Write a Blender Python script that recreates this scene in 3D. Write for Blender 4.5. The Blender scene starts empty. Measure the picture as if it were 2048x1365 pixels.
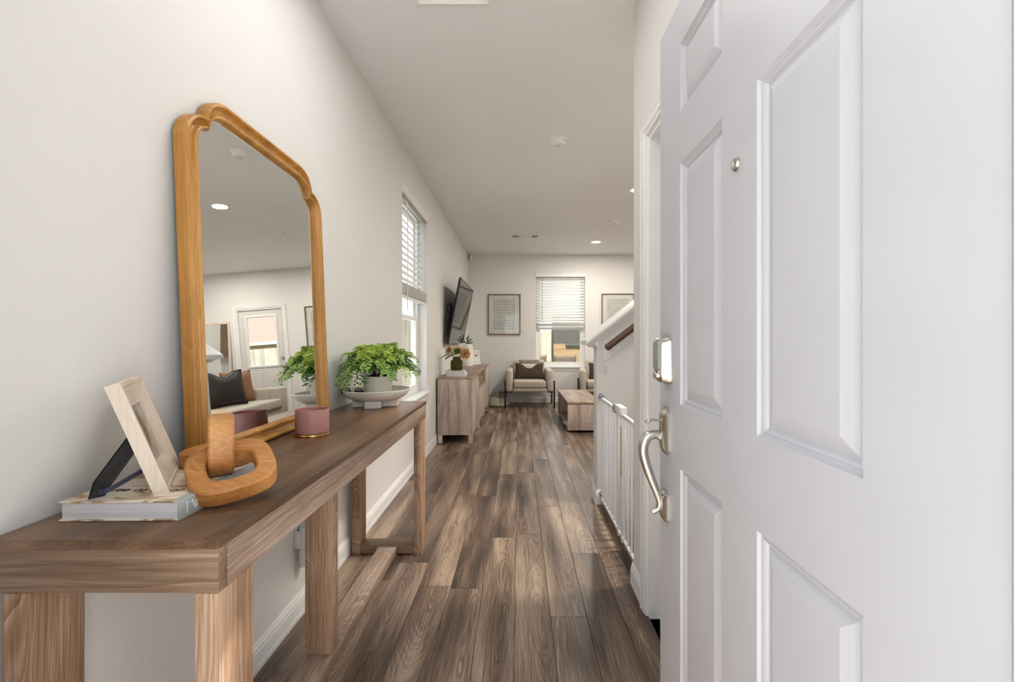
import bpy, bmesh, math, random
from mathutils import Vector, Matrix, noise as mnoise
R = math.radians
random.seed(7)
sc = bpy.context.scene
col = sc.collection

# ------------------------------------------------------------------ camera, sky, exposure
H = 2.745            # ceiling height
WL = -0.93           # left wall plane
FAR = 8.18           # far wall plane
RW = 0.55            # hall right wall plane
RR = 4.6             # living room right wall
CAMH = 1.172
cam_d = bpy.data.cameras.new('camera')
cam_d.sensor_width = 36.0
cam_d.lens = 880 / 2048 * 36.0
cam_d.shift_x = (1024 - 1037) / 2048
cam_d.shift_y = (679 - 682.5) / 2048
cam_d.clip_start = 0.02
cam_d.clip_end = 200
cam = bpy.data.objects.new('camera', cam_d)
cam.location = (0, 0, CAMH)
cam.rotation_euler = (R(90), 0, 0)
col.objects.link(cam)
sc.camera = cam

world = bpy.data.worlds.new('sky')
sc.world = world
world.use_nodes = True
wn = world.node_tree.nodes
wn['Background'].inputs['Color'].default_value = (0.90, 0.955, 1.0, 1)
wn['Background'].inputs['Strength'].default_value = 1.25

sun_d = bpy.data.lights.new('sun', 'SUN'); sun_d.energy = 9.5; sun_d.angle = R(0.6); sun_d.color = (1.0, 0.96, 0.9)
sun = bpy.data.objects.new('sun', sun_d); sun.rotation_euler = (R(28), 0, 0); sun.location = (0, -6, 9)
col.objects.link(sun)

sc.view_settings.view_transform = 'Standard'
sc.view_settings.look = 'None'
sc.view_settings.gamma = 1.0
sc.view_settings.use_curve_mapping = False
sc.view_settings.exposure = 0.82
sc.cycles.use_denoising = True
sc.cycles.use_adaptive_sampling = True
sc.cycles.adaptive_threshold = 0.07
sc.cycles.sample_clamp_indirect = 6.0
sc.cycles.max_bounces = 7
sc.cycles.diffuse_bounces = 4
sc.cycles.glossy_bounces = 4
sc.cycles.transmission_bounces = 4
sc.cycles.transparent_max_bounces = 10
sc.cycles.caustics_reflective = False
sc.cycles.caustics_refractive = False

def portal(name, loc, rot, sx, sy):
    l = bpy.data.lights.new(name, 'AREA'); l.shape = 'RECTANGLE'; l.size = sx; l.size_y = sy
    l.cycles.is_portal = True
    o = bpy.data.objects.new(name, l); o.location = loc; o.rotation_euler = rot
    col.objects.link(o)
portal('sky_portal_entry', (-0.045, 0.19, 1.03), (R(90), 0, 0), 0.93, 2.06)
portal('sky_portal_side', (-1.12, 3.99, 1.53), (0, R(-90), 0), 1.8, 0.95)
portal('sky_portal_back', (0.78, 8.38, 1.53), (R(-90), 0, 0), 0.95, 1.8)

# ------------------------------------------------------------------ helpers
def lin(c):
    if isinstance(c, str):
        c = [int(c[i:i+2], 16) / 255 for i in (0, 2, 4)]
    return tuple((x / 12.92 if x <= 0.04045 else ((x + 0.055) / 1.055) ** 2.4) for x in c) + (1,)

class N:
    """tiny node-graph helper"""
    def __init__(s, name):
        s.m = bpy.data.materials.new(name); s.m.use_nodes = True
        s.t = s.m.node_tree; s.n = s.t.nodes
        s.b = s.n['Principled BSDF']; s.out = s.n['Material Output']
    def new(s, typ, **kw):
        n = s.n.new(typ)
        for k, v in kw.items(): setattr(n, k, v)
        return n
    def link(s, a, b): s.t.links.new(a, b)
    def inp(s, sock, v):
        if hasattr(v, 'is_output') or isinstance(v, bpy.types.NodeSocket): s.link(v, sock)
        else: sock.default_value = v
    def math(s, op, a, b=None, clamp=False):
        n = s.new('ShaderNodeMath', operation=op); n.use_clamp = clamp
        s.inp(n.inputs[0], a)
        if b is not None: s.inp(n.inputs[1], b)
        return n.outputs[0]
    def comb(s, x, y, z):
        n = s.new('ShaderNodeCombineXYZ')
        for i, v in enumerate((x, y, z)): s.inp(n.inputs[i], v)
        return n.outputs[0]
    def noise(s, vec, scale=1.0, detail=2.0, rough=0.5, dist=0.0):
        n = s.new('ShaderNodeTexNoise')
        s.inp(n.inputs['Vector'], vec)
        n.inputs['Scale'].default_value = scale; n.inputs['Detail'].default_value = detail
        n.inputs['Roughness'].default_value = rough; n.inputs['Distortion'].default_value = dist
        return n.outputs[0]
    def ramp(s, fac, stops):
        n = s.new('ShaderNodeValToRGB'); s.inp(n.inputs[0], fac)
        e = n.color_ramp.elements
        while len(e) < len(stops): e.new(0.5)
        for i, (p, c) in enumerate(stops):
            e[i].position = p; e[i].color = c if not isinstance(c, str) else lin(c)
        return n.outputs[0]
    def mix(s, fac, a, b, mode='MIX'):
        n = s.new('ShaderNodeMix', data_type='RGBA', blend_type=mode)
        s.inp(n.inputs[0], fac); s.inp(n.inputs[6], a); s.inp(n.inputs[7], b)
        return n.outputs[2]
    def coord(s, which='Object'):
        return s.new('ShaderNodeTexCoord').outputs[which]
    def sep(s, v):
        n = s.new('ShaderNodeSeparateXYZ'); s.inp(n.inputs[0], v)
        return n.outputs
    def rnd(s):
        return s.new('ShaderNodeObjectInfo').outputs['Random']
    def bump(s, h, strength=0.2, dist=0.002):
        n = s.new('ShaderNodeBump'); n.inputs['Strength'].default_value = strength
        n.inputs['Distance'].default_value = dist; s.inp(n.inputs['Height'], h)
        s.link(n.outputs[0], s.b.inputs['Normal'])
    def set(s, **kw):
        for k, v in kw.items(): s.inp(s.b.inputs[k.replace('_', ' ')], v)
        return s.m

MATS = {}
def plain(name, c, rough=0.5, metal=0.0, bump=0.0, bscale=300.0, var=0.04, **kw):
    """painted / moulded / metal surface with faint procedural variation"""
    if name in MATS: return MATS[name]
    g = N(name); o = g.coord()
    n = g.noise(o, 9.0, 0.0 if var < 0.1 else 2.0)
    base = lin(c) if isinstance(c, str) else c
    d = tuple(x * (1 - var) for x in base[:3]) + (1,)
    l = tuple(min(1, x * (1 + var)) for x in base[:3]) + (1,)
    g.set(Base_Color=g.ramp(n, [(0.3, d), (0.7, l)]), Roughness=rough, Metallic=metal, **kw)
    if bump > 0: g.bump(g.noise(o, bscale, 1.0), bump, 0.002)
    MATS[name] = g.m
    return g.m

def wood(name, dark, mid, light, axis='Y', rings=110.0, wob=0.07, fine=0.5, rough=0.4, objvar=0.12,
         lime=0.0, limec='d8cfc6', bump=0.12, offc=0.05, contrast=1.0, fscale=1.0, gain=1.3):
    """solid wood: growth rings around a wandering pith, fine pores along the grain"""
    if name in MATS: return MATS[name]
    g = N(name); s = g.sep(g.coord()); r = g.rnd()
    i = 'XYZ'.index(axis)
    a = s[i]; b = s[(i + 1) % 3]; c = s[(i + 2) % 3]
    if axis == 'Y': b, c = s[0], s[2]
    ro = g.math('MULTIPLY', r, 91.7)
    ao = g.math('ADD', a, ro)
    n1 = g.noise(g.comb(g.math('MULTIPLY', ao, 1.9 * fscale), g.math('MULTIPLY', b, 2.5 * fscale), ro), 1.0, 1.0)
    n2 = g.noise(g.comb(g.math('MULTIPLY', ao, 2.6 * fscale), ro, g.math('MULTIPLY', b, 5.0 * fscale)), 1.0, 1.0)
    n3 = g.noise(g.comb(g.math('MULTIPLY', ao, 5.0), g.math('MULTIPLY', b, 22.0), g.math('MULTIPLY', c, 22.0)), 1.0, 1.0)
    cb = g.math('ADD', g.math('MULTIPLY', g.math('SUBTRACT', r, 0.5), 0.12), g.math('MULTIPLY', g.math('SUBTRACT', n2, 0.5), wob * 1.3))
    cc = g.math('ADD', offc, g.math('MULTIPLY', g.math('SUBTRACT', n1, 0.5), wob * 4.0))
    db = g.math('SUBTRACT', b, cb); dc = g.math('ADD', c, cc)
    rad = g.math('SQRT', g.math('ADD', g.math('MULTIPLY', db, db), g.math('MULTIPLY', dc, dc)))
    rad = g.math('ADD', rad, g.math('MULTIPLY', n3, 0.012))
    ph = g.math('MULTIPLY', rad, rings * 6.2832 / 6.2832)
    saw = g.math('FRACT', ph)
    # soft sawtooth: slow rise, quick fall
    w1 = g.math('SINE', g.math('MULTIPLY', ph, 6.2832))
    ring = g.math('ADD', g.math('MULTIPLY', saw, 0.55), g.math('ADD', 0.22, g.math('MULTIPLY', w1, 0.22)))
    gr = g.noise(g.comb(g.math('MULTIPLY', ao, 5.0), g.math('MULTIPLY', b, 150.0), g.math('MULTIPLY', c, 150.0)), 1.0, 2.0, 0.7)
    big = g.noise(g.comb(g.math('MULTIPLY', ao, 1.3), g.math('MULTIPLY', b, 12.0), g.math('ADD', g.math('MULTIPLY', c, 12.0), ro)), 1.0, 1.0)
    f = g.math('ADD', g.math('MULTIPLY', ring, 0.36 * contrast), g.math('MULTIPLY', gr, fine))
    f = g.math('ADD', f, g.math('MULTIPLY', g.math('SUBTRACT', big, 0.5), 0.9))
    f = g.math('ADD', f, g.math('MULTIPLY', g.math('SUBTRACT', r, 0.5), objvar))
    f = g.math('ADD', f, 0.36 - 0.18 * contrast - 0.5 * fine + 0.14)
    f = g.math('ADD', g.math('MULTIPLY', g.math('SUBTRACT', f, 0.5), gain), 0.5)
    colr = g.ramp(f, [(0.12, dark), (0.5, mid), (0.88, light)])
    if lime > 0:
        lm = g.math('POWER', g.math('MULTIPLY', ring, gr, clamp=True), 2.0)
        lm = g.math('MULTIPLY', g.math('MULTIPLY', lm, 6.0 * lime), big, clamp=True)
        colr = g.mix(lm, colr, lin(limec))
    g.set(Base_Color=colr, Roughness=g.math('ADD', rough, g.math('MULTIPLY', gr, 0.12)))
    if bump > 0.2: g.bump(gr, bump, 0.0015)
    MATS[name] = g.m
    return g.m

def fabric(name, c1, c2, scale=900.0, rough=0.95, bump=0.5, big=0.5, sheen=0.2):
    if name in MATS: return MATS[name]
    g = N(name); o = g.coord()
    f = g.math('ADD', g.math('MULTIPLY', g.noise(o, scale * 0.35, 3.0), 0.6), g.math('MULTIPLY', g.noise(o, 14.0, 3.0), big))
    g.set(Base_Color=g.ramp(f, [(0.35, c1), (0.75, c2)]), Roughness=rough, Sheen_Weight=sheen)
    g.bump(g.noise(o, scale * 0.35, 2.0), bump, 0.002)
    MATS[name] = g.m
    return g.m

def glass_thin(name, tint=(0.97, 0.985, 0.98, 1)):
    if name in MATS: return MATS[name]
    g = N(name); g.n.remove(g.b)
    tr = g.new('ShaderNodeBsdfTransparent'); tr.inputs[0].default_value = tint
    gl = g.new('ShaderNodeBsdfGlossy'); gl.inputs['Roughness'].default_value = 0.02
    ge = g.new('ShaderNodeNewGeometry')
    dp = g.new('ShaderNodeVectorMath', operation='DOT_PRODUCT')
    g.link(ge.outputs['Normal'], dp.inputs[0]); g.link(ge.outputs['Incoming'], dp.inputs[1])
    k = g.math('SUBTRACT', 1.0, g.math('ABSOLUTE', dp.outputs['Value']))
    fr = g.math('ADD', 0.035, g.math('MULTIPLY', g.math('POWER', k, 5.0), 0.5))
    mx = g.new('ShaderNodeMixShader')
    g.link(fr, mx.inputs[0]); g.link(tr.outputs[0], mx.inputs[1]); g.link(gl.outputs[0], mx.inputs[2])
    g.link(mx.outputs[0], g.out.inputs[0])
    MATS[name] = g.m
    return g.m

def emis(name, c, s):
    g = N(name); g.set(Base_Color=(0.9, 0.9, 0.9, 1), Emission_Color=c, Emission_Strength=s)
    return g.m

class MB:
    def __init__(s): s.v = []; s.f = []
    def add(s, vs, fs):
        k = len(s.v); s.v += [tuple(p) for p in vs]; s.f += [tuple(i + k for i in q) for q in fs]; return s
    def box(s, x0, x1, y0, y1, z0, z1):
        return s.add([(x0,y0,z0),(x1,y0,z0),(x1,y1,z0),(x0,y1,z0),(x0,y0,z1),(x1,y0,z1),(x1,y1,z1),(x0,y1,z1)],
                     [(0,3,2,1),(4,5,6,7),(0,1,5,4),(1,2,6,5),(2,3,7,6),(3,0,4,7)])
    def hexa(s, p):   # 8 points: bottom 4 ccw, top 4 ccw
        return s.add(p, [(0,3,2,1),(4,5,6,7),(0,1,5,4),(1,2,6,5),(2,3,7,6),(3,0,4,7)])
    def loft(s, rings, close=True, cap=True, loop=False):
        n = len(rings[0]); vs = [p for r in rings for p in r]; fs = []
        m = len(rings)
        for i in range(m if loop else m - 1):
            a = i * n; b = ((i + 1) % m) * n
            for j in range(n if close else n - 1):
                k = (j + 1) % n
                fs.append((a + j, a + k, b + k, b + j))
        if cap and not loop:
            fs.append(tuple(range(n))[::-1]); fs.append(tuple((m - 1) * n + j for j in range(n)))
        return s.add(vs, fs)
    def lathe(s, prof, seg=32, c=(0, 0, 0), cap=True, sx=1.0, sy=1.0):
        rings = [[(c[0] + r * sx * math.cos(2*math.pi*j/seg), c[1] + r * sy * math.sin(2*math.pi*j/seg), c[2] + z) for j in range(seg)] for r, z in prof]
        return s.loft(rings, True, cap)
    def disc_x(s, prof, seg=24, c=(0, 0, 0)):   # lathe about X axis; prof (r, x)
        rings = [[(c[0] + x, c[1] + r * math.cos(2*math.pi*j/seg), c[2] + r * math.sin(2*math.pi*j/seg)) for j in range(seg)] for r, x in prof]
        return s.loft(rings, True, True)
    def disc_y(s, prof, seg=24, c=(0, 0, 0)):
        rings = [[(c[0] + r * math.cos(2*math.pi*j/seg), c[1] + y, c[2] + r * math.sin(2*math.pi*j/seg)) for j in range(seg)] for r, y in prof]
        return s.loft(rings, True, True)
    def tube(s, path, rad, seg=10, cap=True, flat=1.0, up=None):
        pts = [Vector(p) for p in path]; n = len(pts)
        rads = rad if isinstance(rad, (list, tuple)) else [rad] * n
        rings = []; prev = None
        for i, p in enumerate(pts):
            t = (pts[min(i + 1, n - 1)] - pts[max(i - 1, 0)]).normalized()
            if prev is None:
                u = Vector(up) if up else (Vector((0, 0, 1)) if abs(t.z) < 0.9 else Vector((1, 0, 0)))
            else: u = prev
            u = (u - t * u.dot(t)).normalized(); prev = u
            w = t.cross(u)
            rings.append([tuple(p + (u * math.cos(2*math.pi*j/seg) * flat + w * math.sin(2*math.pi*j/seg)) * rads[i]) for j in range(seg)])
        return s.loft(rings, True, cap)
    def prism(s, poly, axis, a0, a1):
        def P(u, v, a):
            return {'X': (a, u, v), 'Y': (u, a, v), 'Z': (u, v, a)}[axis]
        return s.loft([[P(u, v, a0) for u, v in poly], [P(u, v, a1) for u, v in poly]], True, True)
    def grid(s, fn, nu, nv, closeu=False):
        vs = [fn(i / (nu if closeu else nu - 1), j / (nv - 1)) for j in range(nv) for i in range(nu)]
        fs = []
        for j in range(nv - 1):
            for i in range(nu if closeu else nu - 1):
                k = (i + 1) % nu
                fs.append((j*nu+i, j*nu+k, (j+1)*nu+k, (j+1)*nu+i))
        return s.add(vs, fs)
    def xf(s, M):
        s.v = [tuple(M @ Vector(p)) for p in s.v]; return s
    def build(s, name, mat, parent=None, world=False, bevel=0.0, bseg=2, smooth=True, ang=35, loc=None, rot=None, subd=0):
        me = bpy.data.meshes.new(name)
        off = Vector((0, 0, 0)); pp = parent
        while world and pp is not None: off = off + pp.location; pp = pp.parent
        bm = bmesh.new()
        vv = [bm.verts.new(Vector(p) - off) for p in s.v]
        for q in s.f:
            try: bm.faces.new([vv[i] for i in q])
            except ValueError: pass
        bmesh.ops.recalc_face_normals(bm, faces=bm.faces)
        if bevel > 0:
            ed = [e for e in bm.edges if len(e.link_faces) == 2 and e.calc_face_angle(0) > R(40)]
            bmesh.ops.bevel(bm, geom=ed, offset=bevel, segments=bseg, profile=0.5, affect='EDGES', clamp_overlap=True)
        if smooth:
            for f in bm.faces: f.smooth = True
            for e in bm.edges:
                if len(e.link_faces) == 2 and e.calc_face_angle(0) > R(ang): e.smooth = False
        bm.to_mesh(me); bm.free()
        me.materials.append(mat)
        o = bpy.data.objects.new(name, me); col.objects.link(o)
        if parent is not None: o.parent = parent
        if loc: o.location = loc
        if rot: o.rotation_euler = rot
        if subd:
            md = o.modifiers.new('sub', 'SUBSURF'); md.levels = subd; md.render_levels = subd
        return o

def tag(o, label=None, cat=None, group=None, kind=None):
    if label: o['label'] = label
    if cat: o['category'] = cat
    if group: o['group'] = group
    if kind: o['kind'] = kind
    return o
def thing(name, loc, label, cat, rot=(0, 0, 0), group=None, kind=None):
    o = bpy.data.objects.new(name, None); o.location = loc; o.rotation_euler = rot
    o.empty_display_size = 0.1
    col.objects.link(o)
    return tag(o, label, cat, group, kind)
def copy_tree(o, parent=None, loc=None):
    c = o.copy(); col.objects.link(c); c.parent = parent
    if loc: c.location = loc
    for ch in [x for x in bpy.data.objects if x.parent == o]: copy_tree(ch, c)
    return c
def part(o, me_src, parent, loc=(0, 0, 0), rot=(0, 0, 0), name=None):
    c = bpy.data.objects.new(name or me_src.name.split('.')[0], me_src.data); col.objects.link(c)
    c.parent = parent; c.location = loc; c.rotation_euler = rot
    return c
def text_mesh(name, body, size, mat, parent, M, shear=0.0, extrude=0.0003, align='CENTER', space=1.0, world=True):
    cu = bpy.data.curves.new(name, 'FONT'); cu.body = body; cu.size = size; cu.shear = shear
    cu.align_x = align; cu.align_y = 'CENTER'; cu.extrude = extrude; cu.space_character = space
    cu.resolution_u = 3
    t = bpy.data.objects.new(name + '_tmp', cu); col.objects.link(t)
    bpy.context.view_layer.update()
    me = bpy.data.meshes.new_from_object(t.evaluated_get(bpy.context.evaluated_depsgraph_get()))
    bpy.data.objects.remove(t); bpy.data.curves.remove(cu)
    me.name = name
    off = Matrix.Translation(-parent.location) if world else Matrix.Identity(4)
    me.transform(off @ M)
    me.materials.clear(); me.materials.append(mat)
    o = bpy.data.objects.new(name, me); col.objects.link(o); o.parent = parent
    return o

# ------------------------------------------------------------------ materials
def wall_mat(name, c, bump=True):
    g = N(name); o = g.coord()
    b = lin(c)
    g.set(Base_Color=g.ramp(g.noise(o, 2.0, 0.0), [(0.3, tuple(x*0.985 for x in b[:3])+(1,)), (0.7, b)]), Roughness=0.62)
    if bump: g.bump(g.noise(o, 95.0, 0.0, 0.55), 0.2, 0.003)
    return g.m
M_WALL = wall_mat('wall_paint', 'e4e3e1', False)
M_WALLT = wall_mat('wall_paint_orange_peel', 'e4e3e1')
M_CEIL = wall_mat('ceiling_paint', 'f1f2f3', False)
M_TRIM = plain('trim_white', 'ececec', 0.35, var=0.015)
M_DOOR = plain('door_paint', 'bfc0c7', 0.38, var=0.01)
M_VINYL = plain('window_vinyl', 'f0f0ef', 0.35, var=0.01)
M_NICKEL = plain('satin_nickel', 'c9c5be', 0.28, 1.0, var=0.03)
M_STEEL = plain('polished_edge', 'd8d5cc', 0.22, 1.0, var=0.02)
M_BLACK = plain('black_metal', '17161a', 0.45, var=0.1)
M_BLACKP = plain('black_plastic', '121214', 0.35, var=0.1)
M_WHITEP = plain('white_plastic', 'eeeeec', 0.4, var=0.01)
M_GLASS = glass_thin('pane_glass')
g = N('blind_slat'); tl = g.new('ShaderNodeBsdfTranslucent'); tl.inputs[0].default_value = (0.85, 0.85, 0.83, 1)
mx = g.new('ShaderNodeMixShader'); mx.inputs[0].default_value = 0.22
g.set(Base_Color=g.ramp(g.noise(g.coord(), 30.0), [(0.3, 'f0f0ee'), (0.7, 'f6f6f4')]), Roughness=0.45)
g.link(g.b.outputs[0], mx.inputs[1]); g.link(tl.outputs[0], mx.inputs[2]); g.link(mx.outputs[0], g.out.inputs[0])
M_SLAT = g.m
M_FLOOR = wood('floor_oak', '362b24', '705c4e', 'a8937f', 'Y', rings=66, wob=0.06, fine=0.65, rough=0.30, objvar=0.12, bump=0.05, offc=0.05, contrast=1.3, gain=1.45, fscale=0.75)
M_TABLE_TOP = wood('table_top_wood', '4c3829', '73563f', '967658', 'Y', rings=45, wob=0.05, fine=0.5, rough=0.27, bump=0.04, contrast=0.8, objvar=0.05)
M_TAB_Y = wood('table_oak_long', '6c5442', '8f7562', 'af9886', 'Y', rings=80, wob=0.03, fine=0.9, rough=0.5, lime=0.5, objvar=0.05)
M_TAB_X = wood('table_oak_cross', '5c4634', '80644c', '9f8367', 'X', rings=40, wob=0.03, fine=0.6, rough=0.5, lime=0.35, objvar=0.05, contrast=0.5, gain=1.15)
M_TAB_Z = wood('table_oak_upright', '684629', '98704a', 'bb9470', 'Z', rings=85, wob=0.05, fine=0.55, rough=0.5, lime=0.75, objvar=0.06)
M_GOLD = wood('mirror_frame_wood', '94622a', 'c08a42', 'dcb06c', 'Z', rings=40, wob=0.04, fine=0.5, rough=0.32, objvar=0.03, contrast=0.6)
M_MIRROR = plain('mirror_silver', (0.86, 0.88, 0.88, 1), 0.0, 1.0, var=0.0)
M_LINK = wood('acacia_link', '90572a', 'bd8042', 'd9a66c', 'X', rings=70, wob=0.04, fine=0.5, rough=0.4, contrast=0.7, objvar=0.1)
M_PALE = wood('pale_frame_wood', 'cbb9a4', 'decfbd', 'eae0d3', 'Z', rings=60, wob=0.03, fine=0.5, rough=0.5, contrast=0.7)
M_CAB = wood('greige_oak', '937f72', 'bcaa9e', 'd8cbc1', 'Z', rings=38, wob=0.03, fine=0.8, rough=0.5, contrast=0.7, objvar=0.16, offc=0.22, gain=1.6, fscale=0.6)
M_CABTOP = wood('greige_oak_flat', '77634f', '9b8470', 'b5a08c', 'Y', rings=45, wob=0.05, fine=0.6, rough=0.4, contrast=0.8, objvar=0.05)
M_CABPALE = wood('pale_cut_edge', 'c8b4a0', 'dccaba', 'e8dacd', 'Z', rings=50, wob=0.04, fine=0.5, rough=0.5, contrast=0.5)
M_RAIL = wood('handrail_wood', '3e2a20', '5c4033', '7a594a', 'X', rings=70, wob=0.03, fine=0.5, rough=0.4, contrast=0.6)
M_WALNUT = wood('walnut_frame', '4a3224', '6d4d39', '87644c', 'Z', rings=70, wob=0.03, fine=0.5, rough=0.5, contrast=0.6)
M_BOUCLE = fabric('boucle_beige', 'b5aca0', 'd5cdc2', 900, bump=0.6)
M_BROWN = fabric('pillow_brown', '372c24', '52453a', 700, sheen=0.05)
M_CREAM = fabric('pillow_cream', 'cdc0b0', 'e2d8ca', 700)
M_GREYF = fabric('pillow_grey', '83776c', '9c9085', 700)
M_TAN = fabric('pillow_tan', '8f6a4a', 'b08a66', 500, big=0.9)
M_RUST = fabric('pillow_rust', '5d3f2b', '8a6446', 260, big=0.9)
M_DARKV = fabric('pillow_dark', '140e0c', '2a1d18', 300, rough=0.5, sheen=0.0)
M_THROW = fabric('throw_blanket', 'b99f7e', 'cdb696', 400)
M_CARPET = fabric('stair_carpet', '5e574f', '807870', 500, big=0.3)
M_CERAM = plain('ceramic_white', 'f6f3ec', 0.55, bump=0.25, bscale=70, var=0.03)
M_POT = plain('pot_ceramic', 'ece5da', 0.6, bump=0.15, bscale=40, var=0.05)
M_SOIL = plain('soil', '3a2a1d', 0.95, bump=0.8, bscale=160, var=0.3)
M_ROSE = plain('rose_glass', 'b9857f', 0.42, var=0.02)
M_BRASS = plain('brass', 'd0a060', 0.22, 1.0, var=0.03)
M_PAPER = plain('page_block', 'dcdadf', 0.8, var=0.02)
M_SPINE = plain('book_spine', 'aab0ae', 0.5, var=0.02)
M_INK = plain('ink_black', '2a2623', 0.6, var=0.05)
M_INKW = plain('ink_white', 'f2f2ef', 0.6, var=0.02)
M_RIBBON = plain('navy_ribbon', '34344d', 0.6, var=0.08)
M_LIT = emis('downlight_lens', (1.0, 0.95, 0.87, 1), 9.0)

# ------------------------------------------------------------------ structure
def wall_holes(us, zs, holes, axis, a0, a1):
    """slab with rectangular holes; axis is the slab normal ('X' or 'Y')"""
    U = sorted(set(us + [h[0] for h in holes] + [h[1] for h in holes]))
    Z = sorted(set(zs + [h[2] for h in holes] + [h[3] for h in holes]))
    def P(u, z, a): return (a, u, z) if axis == 'X' else ((u, a, z) if axis == 'Y' else (u, z, a))
    def solid(i, j):
        if not (0 <= i < len(U) - 1 and 0 <= j < len(Z) - 1): return False
        u = (U[i] + U[i+1]) / 2; z = (Z[j] + Z[j+1]) / 2
        return not any(h[0] < u < h[1] and h[2] < z < h[3] for h in holes)
    mb = MB(); idx = {}
    def vid(i, j, k):
        if (i, j, k) not in idx:
            idx[(i, j, k)] = len(mb.v); mb.v.append(P(U[i], Z[j], (a0, a1)[k]))
        return idx[(i, j, k)]
    for i in range(len(U) - 1):
        for j in range(len(Z) - 1):
            if not solid(i, j): continue
            for k in (0, 1): mb.f.append((vid(i,j,k), vid(i+1,j,k), vid(i+1,j+1,k), vid(i,j+1,k)))
            if not solid(i-1, j): mb.f.append((vid(i,j,0), vid(i,j+1,0), vid(i,j+1,1), vid(i,j,1)))
            if not solid(i+1, j): mb.f.append((vid(i+1,j,0), vid(i+1,j+1,0), vid(i+1,j+1,1), vid(i+1,j,1)))
            if not solid(i, j-1): mb.f.append((vid(i,j,0), vid(i+1,j,0), vid(i+1,j,1), vid(i,j,1)))
            if not solid(i, j+1): mb.f.append((vid(i,j+1,0), vid(i+1,j+1,0), vid(i+1,j+1,1), vid(i,j+1,1)))
    return mb

W1 = (3.52, 4.457, 0.645, 2.40)      # left window opening: y0 y1 z0 z1
W2 = (0.325, 1.235, 0.665, 2.37)     # far window opening: x0 x1 z0 z1
GD = (2.57, 3.43, 0.0, 2.05)         # garden door opening in the far wall
CD = (0.95, 1.86, 0.0, 2.03)         # closet opening in hall right wall
FD = (-0.51, 0.418, 0.0, 2.06)       # entry opening in front wall
def st(name, mb, mat, label, cat, **kw):
    return tag(mb.build(name, mat, **kw), label, cat, kind='structure')
floor = st('floor', MB().box(WL - 0.15, RR + 0.1, 0.2, FAR + 0.05, -0.12, -0.005), M_FLOOR, 'brown grey wood plank floor of the hall and living room', 'floor', smooth=False)
SW = (0.98, 3.9, 2.1, 3.13)         # stairwell opening to the upper floor, added to let fill light down
st('ceiling', wall_holes([WL - 0.15, RR + 0.15], [0.1, FAR + 0.2], [SW], 'Z', H, H + 0.22), M_CEIL, 'plain off-white ceiling above hall and living room', 'ceiling', smooth=False)
st('wall_left', wall_holes([0.2, FAR + 0.15], [-0.1, H], [W1], 'X', WL - 0.15, WL), M_WALLT, 'long pale grey wall behind console table and window', 'wall', smooth=False)
st('wall_far', wall_holes([WL, RR], [-0.1, H], [W2, GD], 'Y', FAR, FAR + 0.16), M_WALL, 'far living room wall with blind window and framed prints', 'wall', smooth=False)
st('wall_right', wall_holes([2.1, FAR], [-0.1, H], [], 'X', RR, RR + 0.12), M_WALL, 'right wall of the living room beyond the sofa', 'wall', smooth=False)
st('wall_hall', wall_holes([0.37, 2.1], [-0.1, H], [CD], 'X', RW, RW + 0.115), M_WALL, 'short hall wall behind the open front door', 'wall', smooth=False)
st('wall_stairwell', MB().box(RW + 0.115, RR, 1.985, 2.1, -0.1, H), M_WALL, 'near wall of the stairwell', 'wall', smooth=False)
st('wall_closet', MB().box(1.3, 1.4, 0.2, 1.985, -0.1, H), M_WALL, 'back wall of the hall closet', 'wall', smooth=False)
st('wall_front', wall_holes([WL, 1.3], [-0.1, H], [FD], 'Y', 0.2, 0.37), M_WALL, 'entry wall around the front doorway', 'wall', smooth=False)

up_ = MB()  # unseen shaft, added so lamp light falls down the stairs
for b in ((SW[0] - 0.1, SW[0], SW[2] - 0.1, SW[3] + 0.1), (SW[1], SW[1] + 0.1, SW[2] - 0.1, SW[3] + 0.1), (SW[0], SW[1], SW[2] - 0.1, SW[2]), (SW[0], SW[1], SW[3], SW[3] + 0.1)):
    up_.box(*b, H + 0.22, 5.2)
up_.box(SW[0] - 0.1, SW[1] + 0.1, SW[2] - 0.1, SW[3] + 0.1, 5.2, 5.3)
st('wall_upper', up_, M_WALL, 'unseen upper floor walls above the stairwell, added for its fill light', 'wall', smooth=False)
# planks, one object each, children of the floor
pw, pl, gap = 0.152, 1.22, 0.0012
pm = {}
def plank_mesh(L):
    k = round(L, 3)
    if k not in pm:
        mb = MB(); w = pw / 2 - gap / 2; l = L / 2 - gap / 2; c = 0.0012
        mb.loft([[(-w, -l, -0.005), (w, -l, -0.005), (w, l, -0.005), (-w, l, -0.005)],
                 [(-w, -l, -c), (w, -l, -c), (w, l, -c), (-w, l, -c)],
                 [(-w + c, -l + c, 0), (w - c, -l + c, 0), (w - c, l - c, 0), (-w + c, l - c, 0)]])
        o = mb.build('plank', M_FLOOR, smooth=False)
        pm[k] = o.data; bpy.data.objects.remove(o)
    return pm[k]
rp = random.Random(3)
x = WL + 0.002
while x < 3.35:
    y0 = 0.37 if x < RW - 0.05 else (3.27)
    y1 = FAR
    y = y0 - round(rp.uniform(0.15, 1.1), 2)
    while y < y1 - 0.02:
        a = max(y, y0); b = min(y + pl, y1)
        if b - a > 0.06:
            o = bpy.data.objects.new('plank', plank_mesh(b - a)); col.objects.link(o)
            o.parent = floor; o.location = (x + pw / 2, (a + b) / 2, 0)
        y += pl
    x += pw

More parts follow.
